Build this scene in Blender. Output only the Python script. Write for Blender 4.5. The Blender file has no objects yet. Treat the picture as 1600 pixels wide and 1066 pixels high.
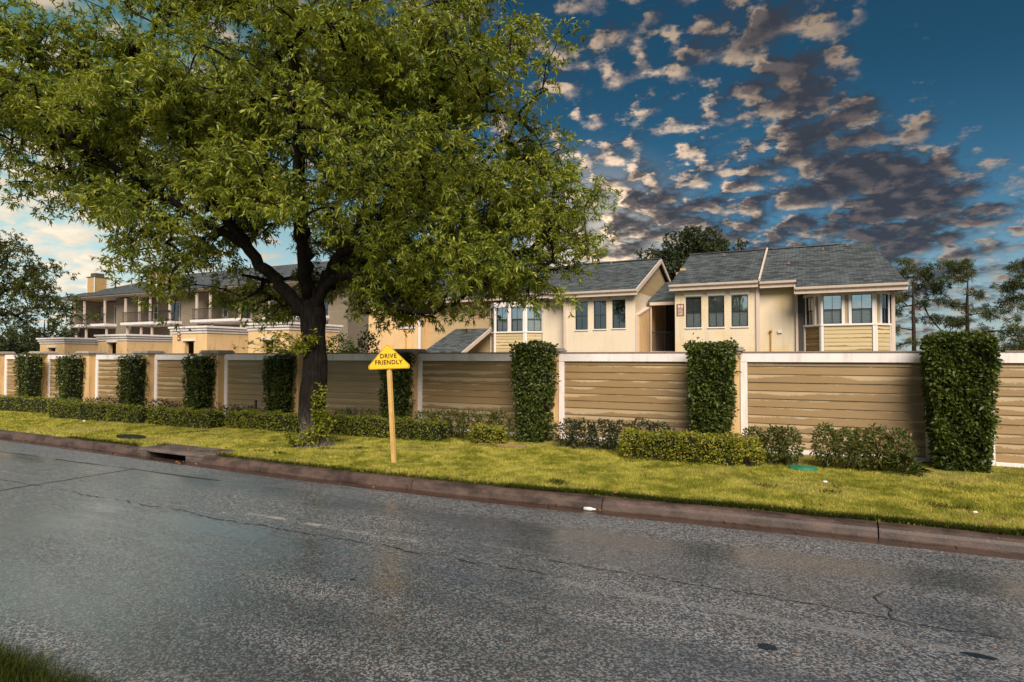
import bpy, math, random
import numpy as np
from mathutils import Vector
R = math.radians
rng = np.random.default_rng(7)
random.seed(7)
scene = bpy.context.scene
COL = scene.collection

# ------------------------------------------------------------------ node helper
class NT:
    def __init__(s, tree):
        s.t = tree
    def node(s, typ, **kw):
        nd = s.t.nodes.new(typ)
        for k, v in kw.items():
            setattr(nd, k, v)
        return nd
    def put(s, sock, val):
        if isinstance(val, bpy.types.NodeSocket):
            s.t.links.new(val, sock)
        elif val is not None:
            if sock.type == 'RGBA' and len(val) == 3:
                val = (*val, 1)
            sock.default_value = val
    def m(s, op, a, b=None, c=None, clamp=False):
        nd = s.node('ShaderNodeMath', operation=op, use_clamp=clamp)
        for i, v in enumerate((a, b, c)):
            s.put(nd.inputs[i], v)
        return nd.outputs[0]
    def vm(s, op, a, b=None, scale=None):
        nd = s.node('ShaderNodeVectorMath', operation=op)
        s.put(nd.inputs[0], a)
        s.put(nd.inputs[1], b)
        if scale is not None:
            s.put(nd.inputs['Scale'], scale)
        return nd.outputs['Value'] if op in ('DOT_PRODUCT', 'LENGTH', 'DISTANCE') else nd.outputs[0]
    def mix(s, f, a, b, blend='MIX'):
        nd = s.node('ShaderNodeMix', data_type='RGBA', blend_type=blend)
        s.put(nd.inputs[0], f); s.put(nd.inputs[6], a); s.put(nd.inputs[7], b)
        return nd.outputs[2]
    def noise(s, v, scale, detail=3.0, rough=0.5, dist=0.0):
        nd = s.node('ShaderNodeTexNoise')
        s.put(nd.inputs['Vector'], v)
        nd.inputs['Scale'].default_value = scale
        nd.inputs['Detail'].default_value = detail
        nd.inputs['Roughness'].default_value = rough
        nd.inputs['Distortion'].default_value = dist
        return nd.outputs[0]
    def ss(s, x, a, b, lo=0.0, hi=1.0):
        nd = s.node('ShaderNodeMapRange', interpolation_type='SMOOTHSTEP')
        for i, v in enumerate((x, a, b, lo, hi)):
            s.put(nd.inputs[i], v)
        return nd.outputs[0]
    def bump(s, h, strength=0.3, dist=0.02):
        nd = s.node('ShaderNodeBump')
        nd.inputs['Strength'].default_value = strength
        nd.inputs['Distance'].default_value = dist
        s.put(nd.inputs['Height'], h)
        return nd.outputs[0]
    def pos(s):
        return s.node('ShaderNodeNewGeometry').outputs['Position']
    def xyz(s, v):
        nd = s.node('ShaderNodeSeparateXYZ'); s.put(nd.inputs[0], v)
        return nd.outputs
    def vec(s, x, y, z):
        nd = s.node('ShaderNodeCombineXYZ')
        for i, v in enumerate((x, y, z)):
            s.put(nd.inputs[i], v)
        return nd.outputs[0]

# ------------------------------------------------------------------ camera
SUN_AZ, SUN_EL = 148.0, 40.0          # degrees clockwise from +Y, elevation
cam = bpy.data.cameras.new('camera')
cam.sensor_width = 36; cam.lens = 21.375; cam.clip_start = 0.05; cam.clip_end = 4000
camo = bpy.data.objects.new('camera', cam)
COL.objects.link(camo)
camo.location = (0, 0, 1.85)
camo.rotation_euler = (R(90 + 1.45), 0, R(26.5))
scene.camera = camo

# ------------------------------------------------------------------ sky and sun
def dirv(az, el):
    return (math.sin(R(az)) * math.cos(R(el)), math.cos(R(az)) * math.cos(R(el)), math.sin(R(el)))
world = bpy.data.worlds.new('World')
scene.world = world
world.use_nodes = True
world.cycles.sampling_method = 'NONE'
wt = world.node_tree
wt.nodes.clear()
w = NT(wt)
sky = w.node('ShaderNodeTexSky', sky_type='NISHITA')
sky.sun_disc = False
sky.sun_elevation = R(SUN_EL); sky.sun_rotation = R(SUN_AZ)
sky.air_density = 1.0; sky.dust_density = 0.6; sky.ozone_density = 3.0
d = w.node('ShaderNodeTexCoord').outputs['Generated']
dx, dy, dz = w.xyz(d)
den = w.m('ADD', w.m('MAXIMUM', dz, 0.0), 0.27)
P = w.vec(w.m('DIVIDE', dx, den), w.m('DIVIDE', dy, den), 0.0)
base = w.mix(1.0, sky.outputs[0], (0.50, 0.62, 0.66), 'MULTIPLY')
# evening glow low in the north west
glow = w.ss(w.vm('DISTANCE', d, dirv(-66, 3)), 0.0, 0.75, 1.0, 0.0)
base = w.mix(w.m('MULTIPLY', glow, 0.75), base, (8.8, 9.5, 8.9))
deep = w.ss(dz, 0.03, 0.42, 0.88, 0.46)
base = w.mix(1.0, base, w.vec(w.m('MULTIPLY', deep, deep), deep, deep), 'MULTIPLY')
base = w.mix(w.ss(dz, 0.0, 0.2, 0.6, 0.0), base, (4.0, 4.6, 4.7))
gold = w.ss(w.vm('DISTANCE', d, dirv(-19, 8)), 0.0, 0.22, 0.6, 0.0)
base = w.mix(gold, base, (9.0, 7.0, 4.6))
# cloud cover: scattered everywhere, banks in a few places
cov = w.m('ADD', 0.425, 0.0)
BANKS = [(-6, 27, .15, .10), (-1, 23, .15, .12), (3, 18, .16, .14), (6.5, 13.5, .16, .14), (9, 9, .17, .12), (1, 12, .16, .06),
         (-14.5, 15.5, .13, .07), (-9, 12, .17, .09), (-17, 10, .15, .12), (-4, 6, .3, .11), (-20, 29, .15, .03), (-65, 13, .3, .07),
         (-62, 8, .22, .07), (12, 24, .22, -.30), (17, 17, .16, -.2), (-11, 21, .12, -.05), (-69, 3, .14, -.3)]
for az, el, rad, amt in BANKS:
    cov = w.m('ADD', cov, w.ss(w.vm('DISTANCE', d, dirv(az, el)), 0.0, rad, amt, 0.0))
def cloud_noise(off):
    v = w.vm('ADD', P, off)
    n1 = w.noise(v, 15.0, 6.0, 0.58, 0.0)
    vo = w.node('ShaderNodeTexVoronoi', feature='SMOOTH_F1', voronoi_dimensions='2D')
    w.put(vo.inputs['Vector'], w.vm('ADD', v, w.vm('SCALE', w.vec(n1, n1, 0.0), scale=0.11)))
    vo.inputs['Scale'].default_value = 10.0; vo.inputs['Smoothness'].default_value = 0.8
    puff = w.m('SUBTRACT', 0.86, vo.outputs['Distance'])
    return w.m('ADD', w.m('MULTIPLY', n1, 0.72), w.m('MULTIPLY', puff, 0.28))
nA = cloud_noise((0.0, 0.0, 0.0))
nB = cloud_noise((-0.030, 0.024, 0.0))
thr = w.m('SUBTRACT', 0.97, cov)
ex = w.m('SUBTRACT', nA, thr)
dens = w.ss(ex, -0.10, 0.17)
thick = w.ss(ex, 0.02, 0.20)
lit = w.ss(w.m('SUBTRACT', nA, nB), -0.04, 0.17)
litf = w.m('MULTIPLY', lit, w.m('SUBTRACT', 1.0, thick))
warm = w.ss(w.vm('DISTANCE', d, dirv(-20, 9)), 0.0, 0.45, 2.1, 0.58)
warm = w.m('ADD', warm, w.m('MULTIPLY', glow, 0.3))
sun_fill = w.ss(w.vm('DISTANCE', d, dirv(SUN_AZ, 20)), 0.3, 1.6, 0.95, 0.0)  # brightens the clouds behind the camera, added as broad warm fill light
dark = w.mix(w.m('MAXIMUM', glow, sun_fill), (0.34, 0.37, 0.48), (8.0, 7.0, 5.6))
cl_lit = w.vm('SCALE', (8.6, 6.1, 3.9), scale=warm)
mid = w.mix(w.m('MAXIMUM', glow, sun_fill), (1.0, 0.84, 0.84), (9.0, 7.8, 6.0))
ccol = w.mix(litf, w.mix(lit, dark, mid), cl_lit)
skyc = w.vm('SCALE', w.mix(w.m('MULTIPLY', dens, 0.95), base, ccol), scale=0.88)
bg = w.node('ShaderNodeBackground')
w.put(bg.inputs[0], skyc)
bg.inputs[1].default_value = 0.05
wo = w.node('ShaderNodeOutputWorld')
wt.links.new(bg.outputs[0], wo.inputs[0])

sun = bpy.data.lights.new('sun', 'SUN')
sun.energy = 2.0; sun.angle = R(38); sun.color = (1.0, 0.89, 0.76)
suno = bpy.data.objects.new('sun', sun)
COL.objects.link(suno)
suno.location = (6, -10, 20)
suno.rotation_euler = (-Vector(dirv(SUN_AZ, SUN_EL))).to_track_quat('-Z', 'Y').to_euler()
scene.view_settings.view_transform = 'Standard'
scene.view_settings.look = 'None'
scene.view_settings.exposure = 1.55
scene.view_settings.gamma = 1.0
scene.cycles.max_bounces = 5; scene.cycles.diffuse_bounces = 2; scene.cycles.glossy_bounces = 2
scene.cycles.transmission_bounces = 2; scene.cycles.transparent_max_bounces = 6
scene.cycles.sample_clamp_indirect = 4.0

# ------------------------------------------------------------------ materials
MATS = {}
def new_mat(name):
    mt = bpy.data.materials.new(name)
    mt.use_nodes = True
    mt.node_tree.nodes.clear()
    return mt, NT(mt.node_tree)
def finish(mt, n, color, rough=0.8, normal=None, spec=0.3, metal=0.0, emit=None, es=0.0):
    p = n.node('ShaderNodeBsdfPrincipled')
    n.put(p.inputs['Base Color'], color)
    n.put(p.inputs['Roughness'], rough)
    n.put(p.inputs['Specular IOR Level'], spec)
    p.inputs['Metallic'].default_value = metal
    if normal is not None:
        n.put(p.inputs['Normal'], normal)
    if emit:
        n.put(p.inputs['Emission Color'], emit); p.inputs['Emission Strength'].default_value = es
    o = n.node('ShaderNodeOutputMaterial')
    n.t.links.new(p.outputs[0], o.inputs[0])
    MATS[mt.name] = mt
    return mt
def plain(name, c, rough=0.75, var=0.18, scale=3.0, bump=0.15, bscale=60.0, spec=0.3, metal=0.0, dirt=None, dirt_amt=0.0):
    mt, n = new_mat(name)
    p = n.pos()
    f = n.noise(p, scale, 5.0, 0.6)
    col = n.mix(f, tuple(x * (1 - var) for x in c), tuple(min(1, x * (1 + var)) for x in c))
    if dirt:
        px, py, pz = n.xyz(p)
        st = n.noise(n.vec(n.m('MULTIPLY', px, 4.0), n.m('MULTIPLY', py, 4.0), n.m('MULTIPLY', pz, 0.9)), 1.3, 6.0, 0.65)
        col = n.mix(n.m('MULTIPLY', n.ss(st, 0.5, 0.72), dirt_amt), col, dirt)
    b = n.bump(n.noise(p, bscale, 4.0, 0.6), bump, 0.01) if bump else None
    return finish(mt, n, col, rough, b, spec, metal)

plain('trim_white', (0.77, 0.70, 0.68), 0.6, 0.10, 2.0, 0.10, 40, dirt=(0.30, 0.24, 0.2), dirt_amt=0.35)
plain('house_trim', (0.62, 0.50, 0.42), 0.6, 0.10, 2.0, 0.08, 40, dirt=(0.32, 0.24, 0.18), dirt_amt=0.3)
plain('window_white', (0.74, 0.68, 0.65), 0.5, 0.08, 2.0, 0.05, 40)
plain('pillar_stucco', (0.64, 0.42, 0.20), 0.85, 0.16, 2.2, 0.35, 90, dirt=(0.27, 0.14, 0.06), dirt_amt=0.6)
plain('patio_stucco', (0.70, 0.47, 0.24), 0.85, 0.12, 1.0, 0.25, 60, dirt=(0.42, 0.22, 0.09), dirt_amt=0.45)
plain('cap_stone', (0.42, 0.35, 0.30), 0.8, 0.25, 4.0, 0.3, 60, dirt=(0.12, 0.10, 0.09), dirt_amt=0.7)
plain('coping_wood', (0.24, 0.17, 0.14), 0.8, 0.2, 5.0, 0.2, 60)
plain('backing_dark', (0.05, 0.038, 0.025), 0.9, 0.1)
plain('iron_black', (0.02, 0.02, 0.022), 0.5, 0.1, spec=0.4)
plain('sign_yellow', (0.80, 0.47, 0.015), 0.42, 0.07, 5.0, 0.02, 30, spec=0.4, dirt=(0.55, 0.28, 0.02), dirt_amt=0.35)
plain('sign_black', (0.012, 0.011, 0.01), 0.5, 0.1, bump=0)
plain('sign_back', (0.42, 0.42, 0.42), 0.4, 0.1, metal=0.7)
plain('post_wood', (0.62, 0.38, 0.13), 0.7, 0.22, 9.0, 0.3, 50, dirt=(0.35, 0.2, 0.08), dirt_amt=0.6)
plain('number_brown', (0.20, 0.075, 0.05), 0.6, 0.1)
plain('number_pale', (0.62, 0.5, 0.42), 0.6, 0.05)
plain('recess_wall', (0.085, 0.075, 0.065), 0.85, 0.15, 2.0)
plain('vent_brown', (0.22, 0.13, 0.10), 0.6, 0.2)
plain('gutter_pipe', (0.60, 0.48, 0.41), 0.5, 0.08, 2.0, 0.05)
plain('yellow_pipe', (0.55, 0.30, 0.06), 0.5, 0.1)
plain('lid_green', (0.02, 0.17, 0.10), 0.45, 0.15, 10.0)
plain('litter_white', (0.7, 0.68, 0.66), 0.6, 0.1, 20.0)
plain('rock_grey', (0.30, 0.26, 0.22), 0.85, 0.3, 12.0, 0.6, 40)
plain('plank_old', (0.28, 0.17, 0.09), 0.85, 0.3, 8.0, 0.4, 60)
plain('dead_leaf', (0.17, 0.085, 0.035), 0.8, 0.4, 15.0, 0)
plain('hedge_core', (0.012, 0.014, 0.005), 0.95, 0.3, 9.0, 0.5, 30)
plain('drain_dark', (0.015, 0.013, 0.012), 0.95, 0.2)
plain('ground_soil', (0.10, 0.085, 0.045), 0.95, 0.3, 1.5, 0.4, 20)
plain('door_blue', (0.06, 0.075, 0.09), 0.35, 0.15, spec=0.5)
plain('curtain', (0.36, 0.42, 0.45), 0.8, 0.1)
plain('wall_side', (0.58, 0.37, 0.165), 0.85, 0.12, 1.2, 0.2)

def painted_brick(name, c, stain):
    mt, n = new_mat(name)
    p = n.pos()
    px, py, pz = n.xyz(p)
    br = n.node('ShaderNodeTexBrick')
    n.put(br.inputs['Vector'], n.vec(n.m('ADD', px, py), pz, 0.0))
    br.inputs['Scale'].default_value = 1.0
    br.inputs['Brick Width'].default_value = 0.24; br.inputs['Row Height'].default_value = 0.085
    br.inputs['Mortar Size'].default_value = 0.008; br.inputs['Mortar Smooth'].default_value = 0.4
    f = n.noise(p, 0.9, 5.0, 0.6)
    col = n.mix(f, tuple(x * 0.9 for x in c), tuple(min(1, x * 1.08) for x in c))
    st = n.noise(n.vec(n.m('MULTIPLY', px, 0.8), py, n.m('MULTIPLY', pz, 0.8)), 1.0, 6.0, 0.6)
    col = n.mix(n.m('MULTIPLY', n.ss(st, 0.48, 0.66), 0.8), col, stain)
    sk = n.noise(n.vec(n.m('MULTIPLY', px, 3.0), n.m('MULTIPLY', py, 3.0), n.m('MULTIPLY', pz, 0.25)), 1.6, 5.0, 0.65)
    col = n.mix(n.m('MULTIPLY', n.ss(sk, 0.5, 0.75), 0.4), col, tuple(x * 0.6 for x in c))
    col = n.mix(n.m('MULTIPLY', br.outputs['Fac'], 0.22), col, tuple(x * 0.5 for x in c))
    h = n.m('ADD', n.m('MULTIPLY', br.outputs['Fac'], -1.0), n.m('MULTIPLY', n.noise(p, 30, 4), 0.6))
    return finish(mt, n, col, 0.75, n.bump(h, 0.35, 0.01))
painted_brick('house_brick', (0.73, 0.60, 0.43), (0.70, 0.52, 0.27))
painted_brick('house_brick_pale', (0.74, 0.62, 0.47), (0.70, 0.55, 0.34))

def siding(name, c, pitch):
    mt, n = new_mat(name)
    p = n.pos()
    px, py, pz = n.xyz(p)
    fr = n.m('FRACT', n.m('DIVIDE', pz, pitch))
    f = n.noise(n.vec(px, py, n.m('MULTIPLY', n.m('FLOOR', n.m('DIVIDE', pz, pitch)), 7.3)), 0.8, 4.0)
    col = n.mix(f, tuple(x * 0.78 for x in c), tuple(min(1, x * 1.18) for x in c))
    return finish(mt, n, col, 0.75, n.bump(fr, 0.9, 0.03))
siding('far_siding', (0.27, 0.22, 0.16), 0.16)
siding('chimney_siding', (0.58, 0.38, 0.17), 0.16)
siding('gable_siding', (0.55, 0.40, 0.22), 0.16)
siding('tan_panel', (0.42, 0.32, 0.18), 0.5)

def board_mat(name, light, wet, lo, hi):
    """lapped board: pale dry paint on top, ragged wet brown below"""
    mt, n = new_mat(name)
    p = n.pos()
    oc = n.node('ShaderNodeTexCoord').outputs['Object']
    rnd = n.node('ShaderNodeObjectInfo').outputs['Random']
    px, py, pz = n.xyz(p)
    ox, oy, oz = n.xyz(oc)
    sh = n.m('MULTIPLY', rnd, 57.0)
    big = n.noise(n.vec(n.m('ADD', px, sh), sh, 0.0), 0.8, 4.0, 0.65)
    fine = n.noise(n.vec(n.m('ADD', n.m('MULTIPLY', px, 3.5), sh), n.m('MULTIPLY', pz, 5.0), 0.0), 8.0, 6.0, 0.75)
    edge = n.m('ADD', n.m('MULTIPLY', n.m('SUBTRACT', big, 0.5), 0.30), n.m('MULTIPLY', n.m('SUBTRACT', fine, 0.5), 0.12))
    edge = n.m('ADD', edge, n.m('ADD', lo, n.m('MULTIPLY', rnd, hi)))
    f = n.ss(n.m('SUBTRACT', oz, edge), -0.006, 0.012)
    grain = n.noise(n.vec(n.m('MULTIPLY', px, 2.0), py, n.m('MULTIPLY', pz, 40.0)), 1.5, 4.0)
    g = n.m('ADD', 0.82, n.m('MULTIPLY', grain, 0.36))
    tone = n.m('ADD', 0.9, n.m('MULTIPLY', rnd, 0.2))
    col = n.vm('SCALE', n.mix(f, wet, light), scale=n.m('MULTIPLY', g, tone))
    scr = n.ss(n.noise(n.vec(n.m('MULTIPLY', px, 3.0), sh, n.m('MULTIPLY', pz, 30.0)), 2.5, 5.0, 0.7), 0.70, 0.74)
    col = n.mix(n.m('MULTIPLY', scr, 0.7), col, (0.55, 0.48, 0.38))
    rough = n.m('ADD', 0.45, n.m('MULTIPLY', f, 0.3))
    return finish(mt, n, col, rough, n.bump(grain, 0.25, 0.006), 0.3)
board_mat('board_stained', (0.43, 0.32, 0.19), (0.26, 0.168, 0.078), 0.05, 0.09)
board_mat('board_plain', (0.36, 0.27, 0.155), (0.27, 0.195, 0.10), 0.06, 0.10)
board_mat('bay_board', (0.50, 0.39, 0.215), (0.24, 0.15, 0.055), -0.10, 0.12)
board_mat('bay_board_wet', (0.42, 0.30, 0.13), (0.20, 0.12, 0.04), 0.08, 0.07)

def shingles():
    mt, n = new_mat('shingle')
    p = n.pos()
    px, py, pz = n.xyz(p)
    br = n.node('ShaderNodeTexBrick')
    n.put(br.inputs['Vector'], n.vec(px, n.m('MULTIPLY', n.m('ADD', pz, n.m('MULTIPLY', py, 0.05)), 2.35), 0.0))
    br.inputs['Color1'].default_value = (0.033, 0.039, 0.043, 1)
    br.inputs['Color2'].default_value = (0.105, 0.120, 0.126, 1)
    br.inputs['Mortar'].default_value = (0.018, 0.022, 0.024, 1)
    br.inputs['Scale'].default_value = 1.0
    br.inputs['Brick Width'].default_value = 0.30; br.inputs['Row Height'].default_value = 0.145
    br.inputs['Mortar Size'].default_value = 0.012; br.inputs['Mortar Smooth'].default_value = 0.5
    f = n.noise(p, 0.7, 5.0, 0.6)
    col = n.mix(1.0, br.outputs['Color'], n.mix(f, (0.75, 0.75, 0.75), (1.3, 1.3, 1.3)), 'MULTIPLY')
    return finish(mt, n, col, 0.8, n.bump(br.outputs['Fac'], -0.5, 0.02), 0.25)
shingles()

def asphalt():
    mt, n = new_mat('asphalt')
    p = n.pos()
    px, py, pz = n.xyz(p)
    vo = n.node('ShaderNodeTexVoronoi')
    n.put(vo.inputs['Vector'], p); vo.inputs['Scale'].default_value = 85.0
    cellc = n.xyz(vo.outputs['Color'])[0]
    st = n.noise(n.vec(n.m('MULTIPLY', px, 0.16), n.m('MULTIPLY', py, 0.9), 0.0), 1.4, 5.0, 0.6, 0.4)
    pt = n.noise(p, 0.55, 5.0, 0.6, 0.3)
    trk = n.noise(n.vec(n.m('MULTIPLY', px, 0.03), n.m('MULTIPLY', py, 1.1), 3.0), 1.6, 2.0)
    wet = n.ss(n.m('ADD', n.m('MULTIPLY', trk, 0.35), n.m('ADD', n.m('MULTIPLY', st, 0.35), n.m('MULTIPLY', pt, 0.3))), 0.41, 0.58)
    agg = n.ss(cellc, 0.35, 1.0)
    col = n.mix(agg, (0.044, 0.052, 0.062), (0.31, 0.325, 0.345))
    tint = n.ss(n.xyz(vo.outputs['Color'])[1], 0.82, 0.9)
    col = n.mix(n.m('MULTIPLY', tint, 0.5), col, (0.22, 0.12, 0.06))
    col = n.mix(n.m('MULTIPLY', wet, 0.5), col, (0.030, 0.036, 0.043))
    fine = n.noise(p, 260.0, 2.0)
    rough = n.m('ADD', n.m('SUBTRACT', 0.44, n.m('MULTIPLY', wet, 0.22)), n.m('MULTIPLY', n.m('SUBTRACT', fine, 0.5), 0.2))
    h = n.m('ADD', n.m('MULTIPLY', vo.outputs['Distance'], -1.2), n.m('MULTIPLY', fine, 0.3))
    h = n.m('MULTIPLY', h, n.m('SUBTRACT', 1.0, n.m('MULTIPLY', wet, 0.45)))
    mt = finish(mt, n, col, rough, n.bump(h, 0.40, 0.008), 0.6)
    pb = [q for q in mt.node_tree.nodes if q.type == 'BSDF_PRINCIPLED'][0]
    n.put(pb.inputs['Coat Weight'], n.m('ADD', 0.32, n.m('MULTIPLY', wet, 0.68)))
    n.put(pb.inputs['Coat Roughness'], n.m('SUBTRACT', 0.34, n.m('MULTIPLY', wet, 0.16))); pb.inputs['Coat IOR'].default_value = 1.5
    n.put(pb.inputs['Coat Normal'], n.bump(h, 0.10, 0.006))
    return mt
asphalt()

def faded_paint(name, amt, c, most):
    mt, n = new_mat(name)
    p = n.pos()
    f = n.ss(n.m('ADD', n.m('MULTIPLY', n.noise(p, 60.0, 4.0, 0.7), 0.6), n.m('MULTIPLY', n.noise(p, 3.0, 4.0, 0.6), 0.4)), 0.58 - amt, 0.68 - amt)
    df = n.node('ShaderNodeBsdfPrincipled'); n.put(df.inputs['Base Color'], c); df.inputs['Roughness'].default_value = 0.55
    tr = n.node('ShaderNodeBsdfTransparent'); mx = n.node('ShaderNodeMixShader')
    n.put(mx.inputs[0], n.m('MULTIPLY', f, most))
    n.t.links.new(tr.outputs[0], mx.inputs[1]); n.t.links.new(df.outputs[0], mx.inputs[2])
    o = n.node('ShaderNodeOutputMaterial'); n.t.links.new(mx.outputs[0], o.inputs[0])
    MATS[name] = mt
faded_paint('lane_paint', 0.10, (0.50, 0.48, 0.47), 0.65)
faded_paint('lane_paint_worn', 0.16, (0.34, 0.34, 0.35), 0.28)
plain('crack_tar', (0.02, 0.02, 0.022), 0.5, 0.3, 20)
plain('tar_patch', (0.012, 0.018, 0.022), 0.3, 0.3, 20, spec=0.5)

def kerb_mat(name, c1, c2, r0, r1):
    mt, n = new_mat(name)
    p = n.pos()
    px, py, pz = n.xyz(p)
    f = n.noise(n.vec(n.m('MULTIPLY', px, 0.5), py, pz), 5.0, 6.0, 0.65)
    f2 = n.noise(p, 40.0, 4.0, 0.6)
    col = n.mix(n.ss(f, 0.3, 0.7), c1, c2)
    col = n.mix(n.ss(f2, 0.62, 0.75), col, tuple(x * 1.7 for x in c2))
    rg = n.m('ADD', r0, n.m('MULTIPLY', f, r1))
    return finish(mt, n, col, rg, n.bump(f2, 0.35, 0.008), 0.4)
kerb_mat('kerb_concrete', (0.032, 0.021, 0.017), (0.115, 0.074, 0.060), 0.35, 0.4)
kerb_mat('gutter_wet', (0.030, 0.015, 0.010), (0.085, 0.045, 0.030), 0.08, 0.35)
kerb_mat('drain_concrete', (0.045, 0.034, 0.029), (0.14, 0.105, 0.090), 0.4, 0.4)

def lawn_color(n, p):
    a = n.noise(p, 0.55, 4.0, 0.6)
    b = n.noise(p, 3.2, 5.0, 0.65)
    c = n.noise(p, 14.0, 3.0, 0.6)
    col = n.mix(n.ss(b, 0.36, 0.62), (0.190, 0.205, 0.022), (0.500, 0.450, 0.085))
    col = n.mix(n.m('MULTIPLY', n.ss(a, 0.46, 0.70), 0.75), col, (0.55, 0.47, 0.14))
    col = n.mix(n.m('MULTIPLY', n.ss(c, 0.66, 0.78), 0.5), col, (0.30, 0.20, 0.07))
    return col
def grass_mats():
    mt, n = new_mat('lawn_ground')
    p = n.pos()
    col = n.mix(0.45, lawn_color(n, p), (0.07, 0.06, 0.02))
    finish(mt, n, col, 0.95, n.bump(n.noise(p, 60, 4, 0.7), 0.8, 0.03), 0.1)
    for nm, k, tint in (('grass_blade', 1.0, None), ('grass_dark', 0.5, (0.014, 0.028, 0.007))):
        mt, n = new_mat(nm)
        p = n.pos()
        rnd = n.node('ShaderNodeNewGeometry').outputs['Random Per Island']
        col = lawn_color(n, p)
        if tint:
            col = n.mix(0.92, col, tint)  # dark green tint; on the verge it puts corner vignette into the colour
        col = n.vm('SCALE', col, scale=n.m('ADD', 0.65, n.m('MULTIPLY', rnd, 0.75)))
        df = n.node('ShaderNodeBsdfDiffuse'); tr = n.node('ShaderNodeBsdfTranslucent')
        n.put(df.inputs[0], col); n.put(tr.inputs[0], col)
        mx = n.node('ShaderNodeMixShader'); mx.inputs[0].default_value = 0.3
        n.t.links.new(df.outputs[0], mx.inputs[1]); n.t.links.new(tr.outputs[0], mx.inputs[2])
        o = n.node('ShaderNodeOutputMaterial'); n.t.links.new(mx.outputs[0], o.inputs[0])
        MATS[nm] = mt
grass_mats()

def leaf_mat(name, c1, c2, c3=None, trans=0.35, rough=0.45, spec=0.35):
    mt, n = new_mat(name)
    rnd = n.node('ShaderNodeNewGeometry').outputs['Random Per Island']
    patch = n.noise(n.pos(), 1.6, 3.0)
    f = n.m('ADD', n.m('MULTIPLY', rnd, 0.65), n.m('MULTIPLY', n.ss(patch, 0.35, 0.65), 0.35))
    col = n.mix(f, c1, c2)
    if c3:
        col = n.mix(n.ss(rnd, 0.93, 0.97), col, c3)
    p = n.node('ShaderNodeBsdfPrincipled')
    n.put(p.inputs['Base Color'], col)
    p.inputs['Roughness'].default_value = rough
    p.inputs['Specular IOR Level'].default_value = spec
    tr = n.node('ShaderNodeBsdfTranslucent')
    n.put(tr.inputs[0], n.mix(1.0, col, (1.15, 1.1, 0.5), 'MULTIPLY'))
    mx = n.node('ShaderNodeMixShader'); mx.inputs[0].default_value = trans
    n.t.links.new(p.outputs[0], mx.inputs[1]); n.t.links.new(tr.outputs[0], mx.inputs[2])
    o = n.node('ShaderNodeOutputMaterial'); n.t.links.new(mx.outputs[0], o.inputs[0])
    MATS[name] = mt
leaf_mat('leaf_oak', (0.050, 0.095, 0.014), (0.380, 0.410, 0.045), (0.55, 0.52, 0.11), 0.42)
leaf_mat('leaf_shoot', (0.14, 0.18, 0.015), (0.32, 0.30, 0.03))
leaf_mat('leaf_ivy', (0.025, 0.045, 0.007), (0.100, 0.125, 0.018), (0.13, 0.15, 0.02), 0.2)
leaf_mat('leaf_box', (0.075, 0.100, 0.010), (0.29, 0.30, 0.030), (0.20, 0.19, 0.03), 0.25)
leaf_mat('leaf_box_bright', (0.11, 0.13, 0.010), (0.38, 0.36, 0.035), (0.33, 0.20, 0.06), 0.3)
leaf_mat('leaf_shrub', (0.038, 0.052, 0.012), (0.135, 0.150, 0.032), (0.26, 0.12, 0.04), 0.25)
leaf_mat('leaf_shrub_dark', (0.016, 0.024, 0.010), (0.055, 0.065, 0.028), None, 0.2)
leaf_mat('leaf_dark_tree', (0.030, 0.050, 0.010), (0.140, 0.150, 0.022), None, 0.4)
leaf_mat('leaf_far_tree', (0.024, 0.040, 0.016), (0.070, 0.080, 0.024), None, 0.25)
leaf_mat('leaf_pine', (0.030, 0.055, 0.026), (0.120, 0.135, 0.036), (0.19, 0.15, 0.03), 0.2)
leaf_mat('leaf_bright_bush', (0.10, 0.19, 0.015), (0.26, 0.34, 0.04), None, 0.4)
leaf_mat('leaf_orange', (0.28, 0.13, 0.02), (0.45, 0.24, 0.04), None, 0.3)

def bark(name, dark, pale, z0, z1):
    mt, n = new_mat(name)
    p = n.pos()
    px, py, pz = n.xyz(p)
    st = n.noise(n.vec(n.m('MULTIPLY', px, 5.0), n.m('MULTIPLY', py, 5.0), n.m('MULTIPLY', pz, 1.1)), 5.0, 6.0, 0.65, 0.6)
    f = n.noise(p, 3.5, 5.0, 0.6)
    col = n.mix(n.ss(st, 0.35, 0.7), tuple(x * 0.45 for x in dark), tuple(x * 1.5 for x in dark))
    lich = n.m('MULTIPLY', n.ss(n.m('ADD', pz, n.m('MULTIPLY', f, 0.6)), z1 + 0.3, z0 + 0.3), n.ss(st, 0.3, 0.6))
    col = n.mix(lich, col, pale)
    return finish(mt, n, col, 0.9, n.bump(st, 1.0, 0.05), 0.15)
bark('bark_oak', (0.017, 0.013, 0.011), (0.20, 0.165, 0.15), 0.3, 0.95)
bark('bark_dark', (0.030, 0.022, 0.016), (0.03, 0.022, 0.016), -9, -8)
bark('bark_pine', (0.055, 0.036, 0.026), (0.05, 0.03, 0.02), -9, -8)

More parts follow.
